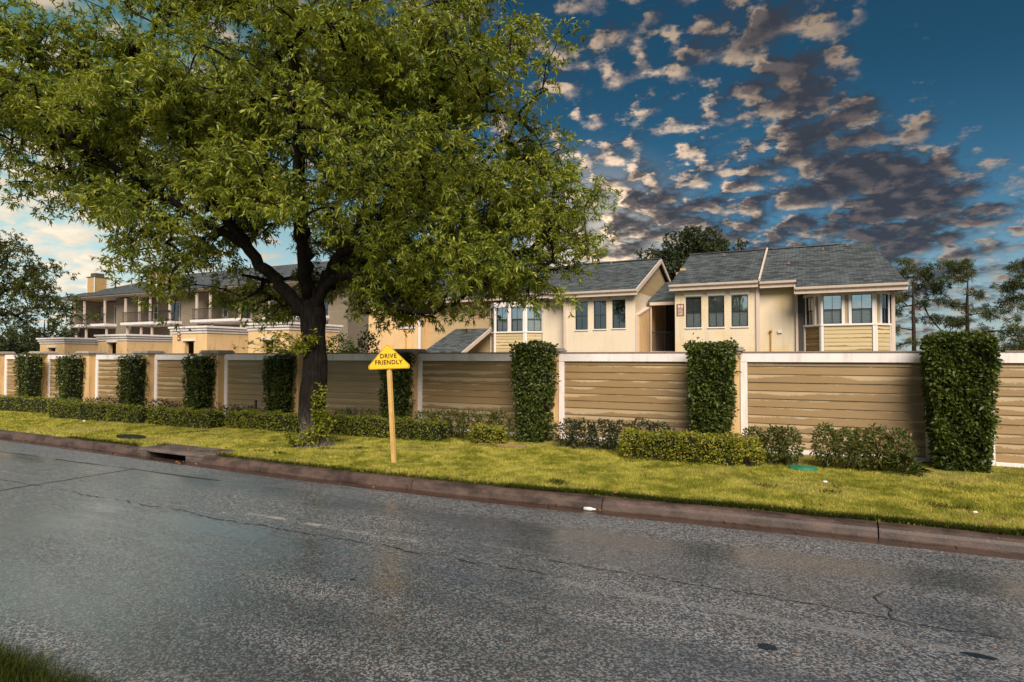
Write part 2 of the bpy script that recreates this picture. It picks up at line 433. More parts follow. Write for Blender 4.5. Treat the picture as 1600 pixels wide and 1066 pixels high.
def glass(name, tint, refl, rough=0.02):
    mt, n = new_mat(name)
    gl = n.node('ShaderNodeBsdfGlossy'); gl.inputs['Roughness'].default_value = rough
    gl.inputs[0].default_value = (0.95, 0.97, 1, 1)
    wob = n.bump(n.noise(n.pos(), 0.9, 2.0), 0.16, 0.05)
    n.put(gl.inputs['Normal'], wob)
    tr = n.node('ShaderNodeBsdfTransparent'); tr.inputs[0].default_value = (*tint, 1)
    lw = n.node('ShaderNodeFresnel'); lw.inputs[0].default_value = 1.5
    mx = n.node('ShaderNodeMixShader')
    n.put(mx.inputs[0], n.m('ADD', refl, lw.outputs[0], clamp=True))
    n.t.links.new(tr.outputs[0], mx.inputs[1]); n.t.links.new(gl.outputs[0], mx.inputs[2])
    o = n.node('ShaderNodeOutputMaterial'); n.t.links.new(mx.outputs[0], o.inputs[0])
    MATS[name] = mt
glass('glass_upper', (0.95, 0.97, 0.98), 0.36)
glass('glass_dark', (0.25, 0.28, 0.30), 0.16)
glass('glass_screen', (0.86, 0.89, 0.89), 0.02, 0.25)
def blind_mat():
    mt, n = new_mat('blind')
    p = n.pos()
    fr = n.m('FRACT', n.m('DIVIDE', n.xyz(p)[2], 0.055))
    col = n.mix(n.ss(fr, 0.0, 0.3), (0.40, 0.42, 0.42), (0.72, 0.74, 0.72))
    finish(mt, n, col, 0.7, n.bump(fr, 0.5, 0.02))
blind_mat()
mt, n = new_mat('lamp_glow')
finish(mt, n, (1.0, 0.7, 0.35), 0.4, None, 0.3, 0, (1.0, 0.55, 0.2), 2.2)

# ------------------------------------------------------------------ object helpers
ORG = {}
def tag(o, label=None, cat=None, group=None, kind=None):
    if label: o['label'] = label
    if cat: o['category'] = cat
    if group: o['group'] = group
    if kind: o['kind'] = kind
    return o
def link(name, data, parent=None, loc=None):
    o = bpy.data.objects.new(name, data)
    COL.objects.link(o)
    if parent is not None:
        o.parent = parent
    if loc is not None:
        o.location = loc
    return o
def empty(name, loc, label=None, cat=None, group=None):
    o = link(name, None, None, loc)
    o.empty_display_size = 0.2
    ORG[o.name] = Vector(loc)
    return tag(o, label, cat, group)
def org(parent):
    return ORG.get(parent.name, Vector((0, 0, 0))) if parent is not None else Vector((0, 0, 0))
class MB:
    def __init__(s):
        s.v = []; s.f = []
    def poly(s, pts):
        k = len(s.v); s.v += [tuple(p) for p in pts]; s.f.append(tuple(range(k, k + len(pts)))); return s
    def hexa(s, b, t):
        k = len(s.v); s.v += [tuple(p) for p in b] + [tuple(p) for p in t]; m = len(b)
        s.f.append(tuple(reversed(range(k, k + m)))); s.f.append(tuple(range(k + m, k + 2 * m)))
        for i in range(m):
            j = (i + 1) % m
            s.f.append((k + i, k + j, k + m + j, k + m + i))
        return s
    def box(s, x0, x1, y0, y1, z0, z1):
        return s.hexa([(x0, y0, z0), (x1, y0, z0), (x1, y1, z0), (x0, y1, z0)], [(x0, y0, z1), (x1, y0, z1), (x1, y1, z1), (x0, y1, z1)])
    def bar(s, a, b, w=0.03, h=None):
        a = Vector(a); b = Vector(b); d_ = (b - a).normalized(); h = h or w
        up = Vector((0, 0, 1)) if abs(d_.z) < 0.95 else Vector((0, 1, 0))
        sd = d_.cross(up).normalized() * (w / 2); u2 = sd.cross(d_).normalized() * (h / 2)
        return s.hexa([a - sd - u2, a + sd - u2, a + sd + u2, a - sd + u2], [b - sd - u2, b + sd - u2, b + sd + u2, b - sd + u2])
    def tube(s, pts, rad, n=8, cap=True, flare=None):
        pts = [Vector(p) for p in pts]; k0 = len(s.v); m = len(pts)
        ref = Vector((1, 0.2, 0.1)).normalized()
        for i, p in enumerate(pts):
            d_ = (pts[min(i + 1, m - 1)] - pts[max(i - 1, 0)]).normalized()
            a = (ref - d_ * ref.dot(d_))
            if a.length < 1e-3: a = Vector((0, 1, 0))
            a.normalize(); ref = a; b = d_.cross(a)
            for j in range(n):
                t = 2 * math.pi * j / n; r = rad[i]
                if flare: r *= flare(i, t)
                q = p + (a * math.cos(t) + b * math.sin(t)) * r
                s.v.append(tuple(q))
        for i in range(m - 1):
            for j in range(n):
                j2 = (j + 1) % n
                s.f.append((k0 + i * n + j, k0 + i * n + j2, k0 + (i + 1) * n + j2, k0 + (i + 1) * n + j))
        if cap:
            s.f.append(tuple(reversed(range(k0, k0 + n)))); s.f.append(tuple(range(k0 + (m - 1) * n, k0 + m * n)))
        return s
    def mesh(s, name, mat, o=Vector((0, 0, 0)), smooth=False):
        me = bpy.data.meshes.new(name)
        me.from_pydata([(x - o.x, y - o.y, z - o.z) for x, y, z in s.v], [], s.f)
        me.materials.append(MATS[mat])
        if smooth: me.shade_smooth()
        me.update()
        return me
    def build(s, name, mat, parent=None, smooth=False, bevel=0.0):
        o = org(parent)
        ob = link(name, s.mesh(name, mat, o, smooth), parent)
        ORG[ob.name] = o
        if bevel:
            b = ob.modifiers.new('bevel', 'BEVEL'); b.width = bevel; b.segments = 2; b.limit_method = 'ANGLE'; b.angle_limit = R(40)
        return ob
def np_obj(name, verts, faces, mat, parent=None, kind=None):
    o = org(parent)
    me = bpy.data.meshes.new(name)
    verts = np.asarray(verts, np.float32) - np.array(o, np.float32)
    faces = np.asarray(faces, np.int32)
    nf, k = faces.shape
    me.vertices.add(len(verts)); me.vertices.foreach_set('co', verts.ravel())
    me.loops.add(nf * k); me.loops.foreach_set('vertex_index', faces.ravel())
    me.polygons.add(nf); me.polygons.foreach_set('loop_start', np.arange(0, nf * k, k, dtype=np.int32))
    me.update(calc_edges=True)
    me.materials.append(MATS[mat])
    ob = link(name, me, parent)
    ORG[ob.name] = o
    if kind: ob['kind'] = kind
    return ob
def unit(a):
    return a / np.maximum(np.linalg.norm(a, axis=1, keepdims=True), 1e-6)
def leaf_geo(c, dr, L, W, fold=0.18):
    """one folded, pointed leaf of two triangles for every point"""
    n_ = len(c)
    dr = unit(dr)
    sd = unit(np.cross(dr, rng.normal(size=(n_, 3))))
    nm = np.cross(dr, sd)
    L = (L * rng.uniform(0.55, 1.45, n_))[:, None]; W = (W * rng.uniform(0.75, 1.25, n_))[:, None]
    v = np.empty((n_, 4, 3))
    mid = c + dr * L * 0.5
    v[:, 0] = c; v[:, 2] = c + dr * L + np.array([0, 0, -0.15]) * L
    v[:, 1] = mid + sd * W * 0.5 + nm * W * fold; v[:, 3] = mid - sd * W * 0.5 + nm * W * fold
    k = np.arange(n_)[:, None] * 4
    f = np.concatenate([k + np.array([0, 1, 2]), k + np.array([0, 2, 3])])
    return v.reshape(-1, 3), f

# ------------------------------------------------------------------ the setting
KX = np.array([-300, -40, -25, -17.5, -12, -8.2, -5.5, -2.8, -1.2, 0.2, 2, 6, 12, 60])
KY = np.array([7.45, 7.45, 7.45, 7.40, 7.22, 7.08, 7.06, 7.12, 7.24, 7.33, 7.36, 7.36, 7.36, 7.36])
def kb(x):                                   # back edge of the kerb
    return float(np.mean([np.interp(x + t, KX, KY) for t in (-1.2, -0.6, 0, 0.6, 1.2)]))
def lz(x, y):                                # height of the lawn
    t = min(1, max(0, (y - 7.1) / 4.2))
    return 0.148 + 0.055 * t + 0.012 * math.sin(x * 1.3 + y) * t

g = MB()
ys = [-900, 2.0, 6.8, 12, 60, 900]
tag(MB().poly([(-1500, -900, -0.12), (900, -900, -0.12), (900, 1500, -0.12), (-1500, 1500, -0.12)]).build('ground', 'ground_soil'), kind='structure')
xs = [-300, -150, -80, -50] + [x * 1.0 for x in range(-36, 13)] + [25, 60]
m_ = MB()
for a, b in zip(xs[:-1], xs[1:]):
    ya, yb = kb(a) - 0.43, kb(b) - 0.43
    m_.poly([(a, 1.9, 0.03), (b, 1.9, 0.03), (b, yb, 0.03), (a, ya, 0.03)])
road = tag(m_.build('road', 'asphalt'), kind='structure')
m_ = MB()
for a, b in zip(xs[:-1], xs[1:]):
    for (o0, z0), (o1, z1) in (((-0.44, 0.0), (-0.43, 0.035)), ((-0.43, 0.035), (-0.27, 0.022)), ((-0.27, 0.022), (-0.13, 0.016))):
        m_.poly([(a, kb(a) + o0, z0), (b, kb(b) + o0, z0), (b, kb(b) + o1, z1), (a, kb(a) + o1, z1)])
tag(m_.build('gutter', 'gutter_wet'), kind='structure')

kerb = tag(link('kerb', None), kind='structure')
PROF = [(-0.165, -0.06), (-0.16, 0.03), (-0.145, 0.085), (-0.13, 0.115), (-0.10, 0.138), (-0.07, 0.146), (0.0, 0.150), (0.02, 0.14), (0.02, -0.06)]
def kerb_piece(x0, x1):
    m = MB(); n_ = max(2, int((x1 - x0) / 0.5)); k = len(PROF)
    for i in range(n_ + 1):
        x = x0 + (x1 - x0) * i / n_
        for (o, z) in PROF:
            m.v.append((x, kb(x) + o, z))
    for i in range(n_):
        for j in range(k - 1):
            a = i * k + j
            m.f.append((a, a + k, a + k + 1, a + 1))
    m.f.append(tuple(range(k))); m.f.append(tuple(reversed(range(n_ * k, n_ * k + k))))
    m.build('kerb_stone', 'kerb_concrete', kerb)
brk = [-300, -120, -60, -45, -36, -30, -27, -24, -21, -18, -15, -13, -11.27]
for a, b in zip(brk[:-1], brk[1:]): kerb_piece(a + 0.007, b - 0.007)
brk = [-9.43, -7.95, -5.0, -2.3, 0.55, 3.4, 6.4, 9.4, 12.5, 60]
for a, b in zip(brk[:-1], brk[1:]): kerb_piece(a + 0.007, b - 0.007)

m_ = MB()
lx = [-300, -150, -80, -50] + [-36 + 0.5 * i for i in range(97)] + [25, 60]
ly = [0.0, 0.25, 0.6, 1.2, 1.9, 2.6, 3.3, 4.4]
for x in lx:
    for t in ly:
        y = kb(x) + t + (0.012 if t == 0 else 0)
        m_.v.append((x, y, lz(x, y) if t else 0.142))
k = len(ly)
for i in range(len(lx) - 1):
    for j in range(k - 1):
        m_.f.append((i * k + j, (i + 1) * k + j, (i + 1) * k + j + 1, i * k + j + 1))
tag(m_.build('lawn', 'lawn_ground', smooth=True), kind='structure')
m_ = MB()
for a, b in zip(xs[:-1], xs[1:]):
    m_.poly([(a, -12, 0.09), (b, -12, 0.09), (b, 1.75, 0.07), (a, 1.75, 0.07)]).poly([(a, 1.75, 0.07), (b, 1.75, 0.07), (b, 2.02, -0.02), (a, 2.02, -0.02)])
tag(m_.build('verge', 'lawn_ground'), kind='structure')

# road marks and wear lie on the road as thin sheets
def strip(name, mat, pts, wd, z=0.034, jag=0.0, parent=road):
    m = MB(); k = len(pts)
    for i, (x, y) in enumerate(pts):
        ww = wd * (1 + random.uniform(-jag, jag)) / 2
        m.v += [(x, y - ww, z), (x, y + ww, z)]
    for i in range(k - 1):
        m.f.append((2 * i, 2 * i + 2, 2 * i + 3, 2 * i + 1))
    return m.build(name, mat, parent)
strip('lane_dash', 'lane_paint', [(-5.9, 4.99), (-3.5, 4.95)], 0.085)
strip('lane_dash', 'lane_paint_worn', [(-1.9 + 0.3 * i, 4.60 + 0.004 * i) for i in range(15)], 0.10)
strip('lane_dash', 'lane_paint_worn', [(-13.0, 5.05), (-10.4, 5.03)], 0.085)
def crack(x0, x1, y0, y1, wd, amp, n_, skip=0.0):
    pts = []; y = 0
    for i in range(n_ + 1):
        t = i / n_; y = y * 0.8 + random.uniform(-amp, amp)
        pts.append((x0 + (x1 - x0) * t, y0 + (y1 - y0) * t + y))
    i = 0
    while i < n_:
        j = min(n_, i + random.randint(6, 16))
        strip('road_crack', 'crack_tar', pts[i:j + 1], wd, 0.034, 0.8)
        i = j if random.random() > skip else j + random.randint(1, 4)
crack(-12.0, -1.9, 4.72, 4.70, 0.011, 0.018, 190, 0.55)
crack(-2.2, 3.2, 5.05, 4.92, 0.009, 0.014, 90, 0.15)
m_ = MB(); pts = []
for i in range(13):
    pts.append(((pts[-1][0] if pts else 0.45) + random.uniform(-.045, .035), 4.98 + i * 0.045))
m_.v = [(x + s_ * random.uniform(0.002, 0.007), y, 0.0345) for x, y in pts for s_ in (-1, 1)]
m_.f = [(2 * i, 2 * i + 1, 2 * i + 3, 2 * i + 2) for i in range(12)]
m_.build('road_crack', 'crack_tar', road)
crack(-40, -7.8, 6.0, 6.1, 0.02, 0.02, 60, 0.5)
m_ = MB(); yy = [(x, 2.2 + 0.33 * (i)) for i, x in enumerate([-9.9 + random.uniform(-.03, .03) for _ in range(13)])]
m_.v = [(x + s_ * random.uniform(0.008, 0.018), y, 0.0345) for x, y in yy for s_ in (-1, 1)]
m_.f = [(2 * i, 2 * i + 1, 2 * i + 3, 2 * i + 2) for i in range(12)]
m_.build('road_crack', 'crack_tar', road)
def blob_sheet(name, mat, cx, cy, rx, ry, z=0.0345, parent=road):
    m = MB(); m.poly([(cx + rx * math.cos(t) * random.uniform(.85, 1.1), cy + ry * math.sin(t) * random.uniform(.85, 1.1), z) for t in [i * math.pi / 9 for i in range(18)]])
    return m.build(name, mat, parent)
blob_sheet('tar_spot', 'tar_patch', -0.29, 4.16, 0.065, 0.045)
blob_sheet('tar_spot', 'tar_patch', 0.87, 4.61, 0.10, 0.03)
blob_sheet('tar_spot', 'tar_patch', -3.4, 3.9, 0.03, 0.015)

# ------------------------------------------------------------------ storm drain in the kerb
sd = empty('storm_drain', (-10.4, kb(-10.4), 0.0), 'grey concrete storm drain inlet with dark slot cut into the kerb', 'storm drain')
Y0 = kb(-10.4)
m_ = MB(); m_.hexa([(-11.27, Y0 - 0.12, 0.105), (-9.43, Y0 - 0.16, 0.105), (-9.25, Y0 + 0.40, 0.105), (-11.15, Y0 + 0.42, 0.105)],
                   [(-11.27, Y0 - 0.10, 0.160), (-9.43, Y0 - 0.14, 0.156), (-9.25, Y0 + 0.40, 0.178), (-11.15, Y0 + 0.42, 0.178)])
m_.build('top_slab', 'drain_concrete', sd, bevel=0.02)
MB().box(-11.27, -11.02, Y0 - 0.13, Y0 + 0.3, -0.1, 0.104).build('side_block', 'drain_concrete', sd, bevel=0.015)
MB().box(-9.88, -9.43, Y0 - 0.155, Y0 + 0.3, -0.1, 0.104).build('side_block', 'drain_concrete', sd, bevel=0.015)
MB().box(-11.02, -9.88, Y0 + 0.25, Y0 + 0.3, -0.1, 0.104).build('throat', 'drain_dark', sd)
m_ = MB(); ring = [(-12.8 + 0.42 * math.cos(t) , 7.85 + 0.17 * math.sin(t)) for t in [i * math.pi / 8 for i in range(16)]]
m_.hexa([(x, y, 0.1) for x, y in ring], [(x, y, 0.196) for x, y in ring])
tag(m_.build('utility_cover', 'drain_dark', bevel=0.01), 'dark utility cover sunk in the lawn left of the storm drain', 'cover')

# ------------------------------------------------------------------ garden wall
WY = 11.45
wall = empty('garden_wall', (-12, WY, 0.15), 'long garden wall of tan lapped board panels between orange stucco pillars', 'wall')
TR = [-32.5, -29.3, -26.11, -23.33, -20.56, -17.59, -14.55, -11.59, -8.11, -4.65, -1.19, 2.29, 5.75]
PITCH = 0.142
def board_mesh(L):
    m = MB()
    m.hexa([(-L / 2, 0.0, 0), (L / 2, 0.0, 0), (L / 2, 0.035, 0), (-L / 2, 0.035, 0)],
           [(-L / 2, 0.022, PITCH + 0.012), (L / 2, 0.022, PITCH + 0.012), (L / 2, 0.035, PITCH + 0.012), (-L / 2, 0.035, PITCH + 0.012)])
    return m
PLAIN = {-14.55, -11.59}
for i in range(len(TR) - 1):
    x0 = TR[i]; x1 = TR[i + 1] - 0.64          # panel between two pillars
    zt = 1.925
    pan = MB().box(x0 + 0.02, x1 - 0.02, WY + 0.065, WY + 0.10, 0.16, zt - 0.03).build('wall_panel', 'backing_dark', wall)
    MB().box(x0, x1, WY - 0.01, WY + 0.12, zt - 0.175, zt - 0.012).build('top_rail', 'trim_white', pan, bevel=0.006)
    MB().box(x0, x1, WY - 0.025, WY + 0.135, zt - 0.012, zt + 0.012).build('coping', 'coping_wood', pan, bevel=0.004)
    MB().box(x0, x0 + 0.115, WY - 0.006, WY + 0.06, 0.12, zt - 0.178).build('side_trim', 'trim_white', pan, bevel=0.006)
    MB().box(x1 - 0.115, x1, WY - 0.006, WY + 0.06, 0.12, zt - 0.178).build('side_trim', 'trim_white', pan, bevel=0.006)
    MB().box(x0 + 0.118, x1 - 0.118, WY - 0.012, WY + 0.06, 0.12, 0.262).build('base_rail', 'trim_white', pan, bevel=0.006)
    L = (x1 - x0) - 0.24
    me = board_mesh(L).mesh('board', 'board_plain' if x0 in PLAIN else 'board_stained')
    nb = 11
    for j in range(nb):
        z = 0.265 + j * PITCH
        if z + PITCH + 0.012 > zt - 0.172:
            m2 = MB(); hh = zt - 0.172 - z - 0.16
            if zt - 0.18 - z < 0.04: break
            m2.hexa([(-L / 2, 0.0, 0), (L / 2, 0.0, 0), (L / 2, 0.035, 0), (-L / 2, 0.035, 0)],
                    [(-L / 2, 0.022, zt - 0.18 - z), (L / 2, 0.022, zt - 0.18 - z), (L / 2, 0.035, zt - 0.18 - z), (-L / 2, 0.035, zt - 0.18 - z)])
            mm = m2.mesh('board', 'board_plain' if x0 in PLAIN else 'board_stained')
        else:
            mm = me
        b = link('board', mm, pan, ((x0 + x1) / 2 + 12, 0.022 + random.uniform(-0.002, 0.002), z - 0.15))
        if z + PITCH + 0.012 > zt - 0.172: break
for x in TR[1:]:
    p_ = MB().box(x - 0.635, x - 0.005, WY - 0.20, WY + 0.24, 0.1, 1.90).build('pillar', 'pillar_stucco', wall, bevel=0.012)
    m_ = MB().box(x - 0.665, x + 0.025, WY - 0.23, WY + 0.27, 1.90, 1.945)
    m_.box(x - 0.70, x + 0.06, WY - 0.265, WY + 0.305, 1.945, 1.985)
    m_.box(x - 0.67, x + 0.03, WY - 0.235, WY + 0.275, 1.985, 2.02)
    m_.build('pillar_cap', 'cap_stone', p_, bevel=0.008)

# ------------------------------------------------------------------ clipped ivy columns in front of the pillars
def foliage_box(name, label, cat, cx, y0, y1, z0, z1, w0, w1, n_, L, W, mat, group=None, round_=0.0, sub=None, wob=0.05, thin=0.0):
    """clipped plant: tapering block (w0 wide at its foot, w1 at its top) of leaves round a dark twiggy core"""
    root = empty(name, (cx, (y0 + y1) / 2, z0), label, cat, group)
    dp = (y1 - y0) / 2; cy = (y0 + y1) / 2; H = z1 - z0
    wm = max(w0, w1)
    area = [2 * wm * H, 2 * dp * 2 * H, wm * dp * 2]
    pr = np.array([area[0] * 0.75, area[0] * 0.12, area[1] / 2, area[1] / 2, area[2]])
    face = rng.choice(5, n_, p=pr / pr.sum())
    a = rng.uniform(-1, 1, n_); t = rng.uniform(0, 1, n_)
    t = np.where(face == 4, 1.0, t)
    ww = (w0 + (w1 - w0) * t ** 0.8) / 2
    lump = lambda u, v, s_: wob * (np.sin(u * 7.1 + s_) * np.sin(v * 5.3 + 1.7 * s_) + 0.6 * np.sin(u * 17 + v * 13 + s_))
    dep = np.abs(rng.normal(0, 0.035, n_)) - 0.02 - (rng.uniform(size=n_) < .05) * rng.exponential(.03, n_)
    b2 = rng.uniform(-1, 1, n_)
    x = np.where(face <= 1, a * ww, np.where(face == 2, -ww, np.where(face == 3, ww, a * ww)))
    y = np.where(face == 0, -dp, np.where(face == 1, dp, b2 * dp))
    z = t * H
    nx = np.where(face == 2, -1.0, np.where(face == 3, 1.0, 0.0)); ny = np.where(face == 0, -1.0, np.where(face == 1, 1.0, 0.0)); nz = np.where(face == 4, 1.0, 0.0)
    nrm = np.stack([nx, ny, nz], 1)
    c = np.stack([x, y, z], 1)
    lu = lump(c[:, 0] + c[:, 1], z, cx)
    c = c + nrm * (lu - dep)[:, None]
    if round_:
        e = np.maximum(0, np.abs(x) / np.maximum(ww, .01) - 0.75) + np.maximum(0, t - 0.8) + np.maximum(0, np.abs(y) / dp - .7) * .6
        c = c - np.stack([x, y, z * 0.6], 1) * (round_ * e)[:, None]
    c += np.array([cx, cy, z0])
    gap = np.sin(c[:, 0] * 11 + 2 * np.sin(c[:, 2] * 4)) * np.sin(c[:, 2] * 9 + 3 * np.sin(c[:, 0] * 5) + cx) + .5 * np.sin(c[:, 0] * 23 + c[:, 2] * 19)
    kp = rng.uniform(size=n_) > np.clip((gap - .7) * 1.6, 0, .8)
    dr = nrm * 0.7 + rng.normal(size=(n_, 3)) * 0.75 + np.array([0, 0, 0.12])
    c = c[kp]; dr = dr[kp]
    v, f = leaf_geo(c, dr, L, W)
    np_obj('foliage', v, f, mat, root, 'stuff')
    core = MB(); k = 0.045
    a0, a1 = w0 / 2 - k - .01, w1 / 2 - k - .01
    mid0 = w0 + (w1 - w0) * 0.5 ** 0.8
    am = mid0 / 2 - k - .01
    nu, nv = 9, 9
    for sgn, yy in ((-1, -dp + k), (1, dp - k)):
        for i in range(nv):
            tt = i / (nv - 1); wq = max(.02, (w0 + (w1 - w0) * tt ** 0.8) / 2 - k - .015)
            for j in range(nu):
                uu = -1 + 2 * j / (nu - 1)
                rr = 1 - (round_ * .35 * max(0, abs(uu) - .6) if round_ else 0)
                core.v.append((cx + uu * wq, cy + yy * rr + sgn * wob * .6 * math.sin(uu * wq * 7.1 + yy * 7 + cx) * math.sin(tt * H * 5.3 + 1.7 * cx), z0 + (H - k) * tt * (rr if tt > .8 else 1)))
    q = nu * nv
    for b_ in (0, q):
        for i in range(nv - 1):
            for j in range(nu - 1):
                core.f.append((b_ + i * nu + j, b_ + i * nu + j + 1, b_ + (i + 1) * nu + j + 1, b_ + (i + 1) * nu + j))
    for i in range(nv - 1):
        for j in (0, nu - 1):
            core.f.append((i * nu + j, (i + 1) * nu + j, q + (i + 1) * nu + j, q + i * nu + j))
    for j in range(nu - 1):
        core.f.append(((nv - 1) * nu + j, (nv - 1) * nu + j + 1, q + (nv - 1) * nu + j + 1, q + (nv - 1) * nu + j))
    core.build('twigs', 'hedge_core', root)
    return root
GI = 'ivy columns clipped against the wall pillars'
IVY = [(-23.45, 1.89, .85, .62, 1800, 'dark clipped ivy column at the far left end of the wall'),
       (-21.1, 1.82, .78, .48, 1900, 'clipped ivy column second from the left end of the wall'),
       (-17.9, 1.82, .70, .45, 2000, 'narrow clipped ivy column third from the left end of the wall'),
       (-14.95, 1.83, .74, .45, 2200, 'clipped ivy column fourth from the left, next left of the one by the trunk'),
       (-11.95, 1.83, .64, .42, 2400, 'slim clipped ivy column just left of the big tree trunk'),
       (-8.36, 1.90, .60, .42, 2600, 'clipped ivy column partly hidden behind the yellow sign'),
       (-4.99, 2.07, .78, .50, 4200, 'clipped ivy column right of the yellow sign, below the house eave'),
       (-1.62, 2.05, .72, .46, 4800, 'clipped ivy column below the three windows of the right house'),
       (1.90, 2.12, .80, .54, 9000, 'widest clipped ivy column, nearest, at the right of the picture')]
for cx, zt, wt_, wb, n_, lab in IVY:
    foliage_box('ivy_column', lab, 'ivy column', cx, 10.76, 11.23, 0.18, zt, wb, wt_, int(n_ * 1.25), 0.062, 0.040, 'leaf_ivy', GI, wob=0.032)

# ------------------------------------------------------------------ low box hedges and loose shrubs
GH = 'clipped box hedges along the lawn'
HED = [(-25.8, -18.9, 9.75, 10.25, .60, 4200, 'leaf_box', 'long clipped box hedge at the far left edge of the picture'),
       (-18.95, -16.38, 9.28, 9.75, .60, 2600, 'leaf_box', 'clipped box hedge second from the left, rounded left end'),
       (-16.32, -14.86, 9.32, 9.78, .58, 1700, 'leaf_box', 'short clipped box hedge in the left row, third from the left'),
       (-14.80, -12.42, 9.42, 9.88, .57, 3000, 'leaf_box', 'clipped box hedge in the left row, below the fourth ivy column'),
       (-12.36, -9.55, 9.75, 10.2, .56, 4200, 'leaf_box', 'clipped box hedge running up behind the big tree trunk'),
       (-9.45, -6.50, 9.90, 10.32, .57, 4400, 'leaf_box', 'clipped box hedge between the big tree and the yellow sign'),
       (-5.87, -5.28, 10.0, 10.4, .52, 1500, 'leaf_box_bright', 'small square clipped box bush beside the loose shrub, right of the sign'),
       (-2.90, -1.02, 9.72, 10.15, .60, 5600, 'leaf_box_bright', 'bright green clipped box hedge in front of the right-hand wall panels')]
for a, b, y0, y1, zt, n_, mt_, lab in HED:
    foliage_box('box_hedge', lab, 'hedge', (a + b) / 2, y0, y1, 0.17, zt, (b - a) - .04, (b - a), n_, 0.040, 0.024, mt_, GH, round_=0.10, wob=0.026)
def shrub(name, label, lobes, n_, L, W, mat, group=None, stems=5, cat='shrub'):
    """loose plant: leaves spread through a few lumpy lobes, bare stems below"""
    bx = sum(l[0] for l in lobes) / len(lobes); by = sum(l[1] for l in lobes) / len(lobes)
    z0 = 0.17
    root = empty(name, (bx, by, z0), label, cat, group)
    vol = np.array([l[3] * l[4] * l[5] for l in lobes]); which = rng.choice(len(lobes), n_, p=vol / vol.sum())
    l = np.array(lobes)[which]
    dq = unit(rng.normal(size=(n_, 3))); r = rng.uniform(0.55, 1.08, n_) ** 0.6
    r *= 1 + 0.13 * np.sin(dq[:, 0] * 9 + l[:, 0] * 5) * np.sin(dq[:, 2] * 8 + 2)
    c = l[:, :3] + dq * l[:, 3:] * r[:, None]
    keep = c[:, 2] > z0 + 0.02
    c = c[keep]; dq = dq[keep]
    v, f = leaf_geo(c, dq * .6 + rng.normal(size=c.shape) * .7 + np.array([0, 0, .25]), L, W)
    np_obj('foliage', v, f, mat, root, 'stuff')
    m = MB()
    for _ in range(stems):
        q = lobes[random.randrange(len(lobes))]
        for _k in range(3):
            e = (q[0] + random.uniform(-.7, .7) * q[3], q[1] + random.uniform(-.5, .5) * q[4], q[2] + random.uniform(0, .5) * q[5])
            s0 = (q[0] + random.uniform(-.25, .25) * q[3], q[1] + random.uniform(-.2, .2), z0 - .03)
            m.tube([s0, tuple((s0[i] + e[i]) / 2 + random.uniform(-.04, .04) for i in range(3)), e], [.010, .007, .003], 5)
    tag(m.build('stems', 'bark_dark', root), kind='stuff')
    return root
def row_lobes(x0, x1, y, zc, ry, rz, k):
    return [(x0 + (x1 - x0) * (i + .5) / k + random.uniform(-.05, .05), y + random.uniform(-.06, .06), zc + random.uniform(-.03, .03), (x1 - x0) / k * .72, ry, rz * random.uniform(.9, 1.1)) for i in range(k)]
GS = 'loose shrubs at the foot of the wall'
SH = [(-20.0, -17.7, 10.7, .40, .30, .24, 5, 1500, 'leaf_shrub_dark', 'low dark shrub behind the second hedge from the left'),
      (-16.9, -15.2, 10.75, .38, .30, .24, 4, 1400, 'leaf_shrub_dark', 'low dark shrub at the foot of the wall below the third ivy column'),
      (-14.1, -12.4, 10.75, .36, .30, .26, 4, 1600, 'leaf_shrub_dark', 'low dark shrub between the two ivy columns left of the tree'),
      (-9.9, -8.7, 10.75, .40, .26, .25, 3, 1300, 'leaf_shrub', 'low shrub behind the hedge between tree trunk and sign'),
      (-7.45, -5.35, 10.55, .46, .34, .29, 6, 4200, 'leaf_shrub', 'bushy green shrub between the yellow sign and the next ivy column'),
      (-4.35, -2.25, 10.65, .42, .34, .27, 6, 4600, 'leaf_shrub_dark', 'dark loose shrub under the wide wall panel behind the bright hedge'),
      (-1.00, -0.22, 10.35, .48, .30, .28, 3, 2600, 'leaf_shrub', 'loose leggy shrub right of the bright hedge'),
      (-0.02, 1.22, 10.35, .50, .28, .28, 5, 4200, 'leaf_shrub', 'wide trimmed shrub in front of the rightmost full wall panel')]
for a, b, y, zc, ry, rz, k, n_, mt_, lab in SH:
    shrub('loose_shrub', lab, row_lobes(a, b, y, zc, ry, rz, k), n_, 0.060, 0.028, mt_, GS)
shrub('loose_shrub', 'thin twiggy shrub at the right end of the bright hedge', [(-0.90, 9.95, .46, .16, .16, .16), (-0.82, 9.95, .36, .12, .14, .14)], 900, .042, .026, 'leaf_box_bright', GS, 6)
shrub('autumn_shrub', 'orange leaved twig shrub cut by the right edge of the picture', [(2.72, 10.5, .52, .10, .12, .16), (2.95, 10.5, .40, .14, .14, .2)], 260, .06, .03, 'leaf_orange', None, 4)
shrub('grass_tuft', 'tuft of strappy leaves at the right end of the wide trimmed shrub', [(1.10, 10.22, .24, .13, .10, .16)], 220, .22, .016, 'leaf_ivy', None, 1, 'tuft')

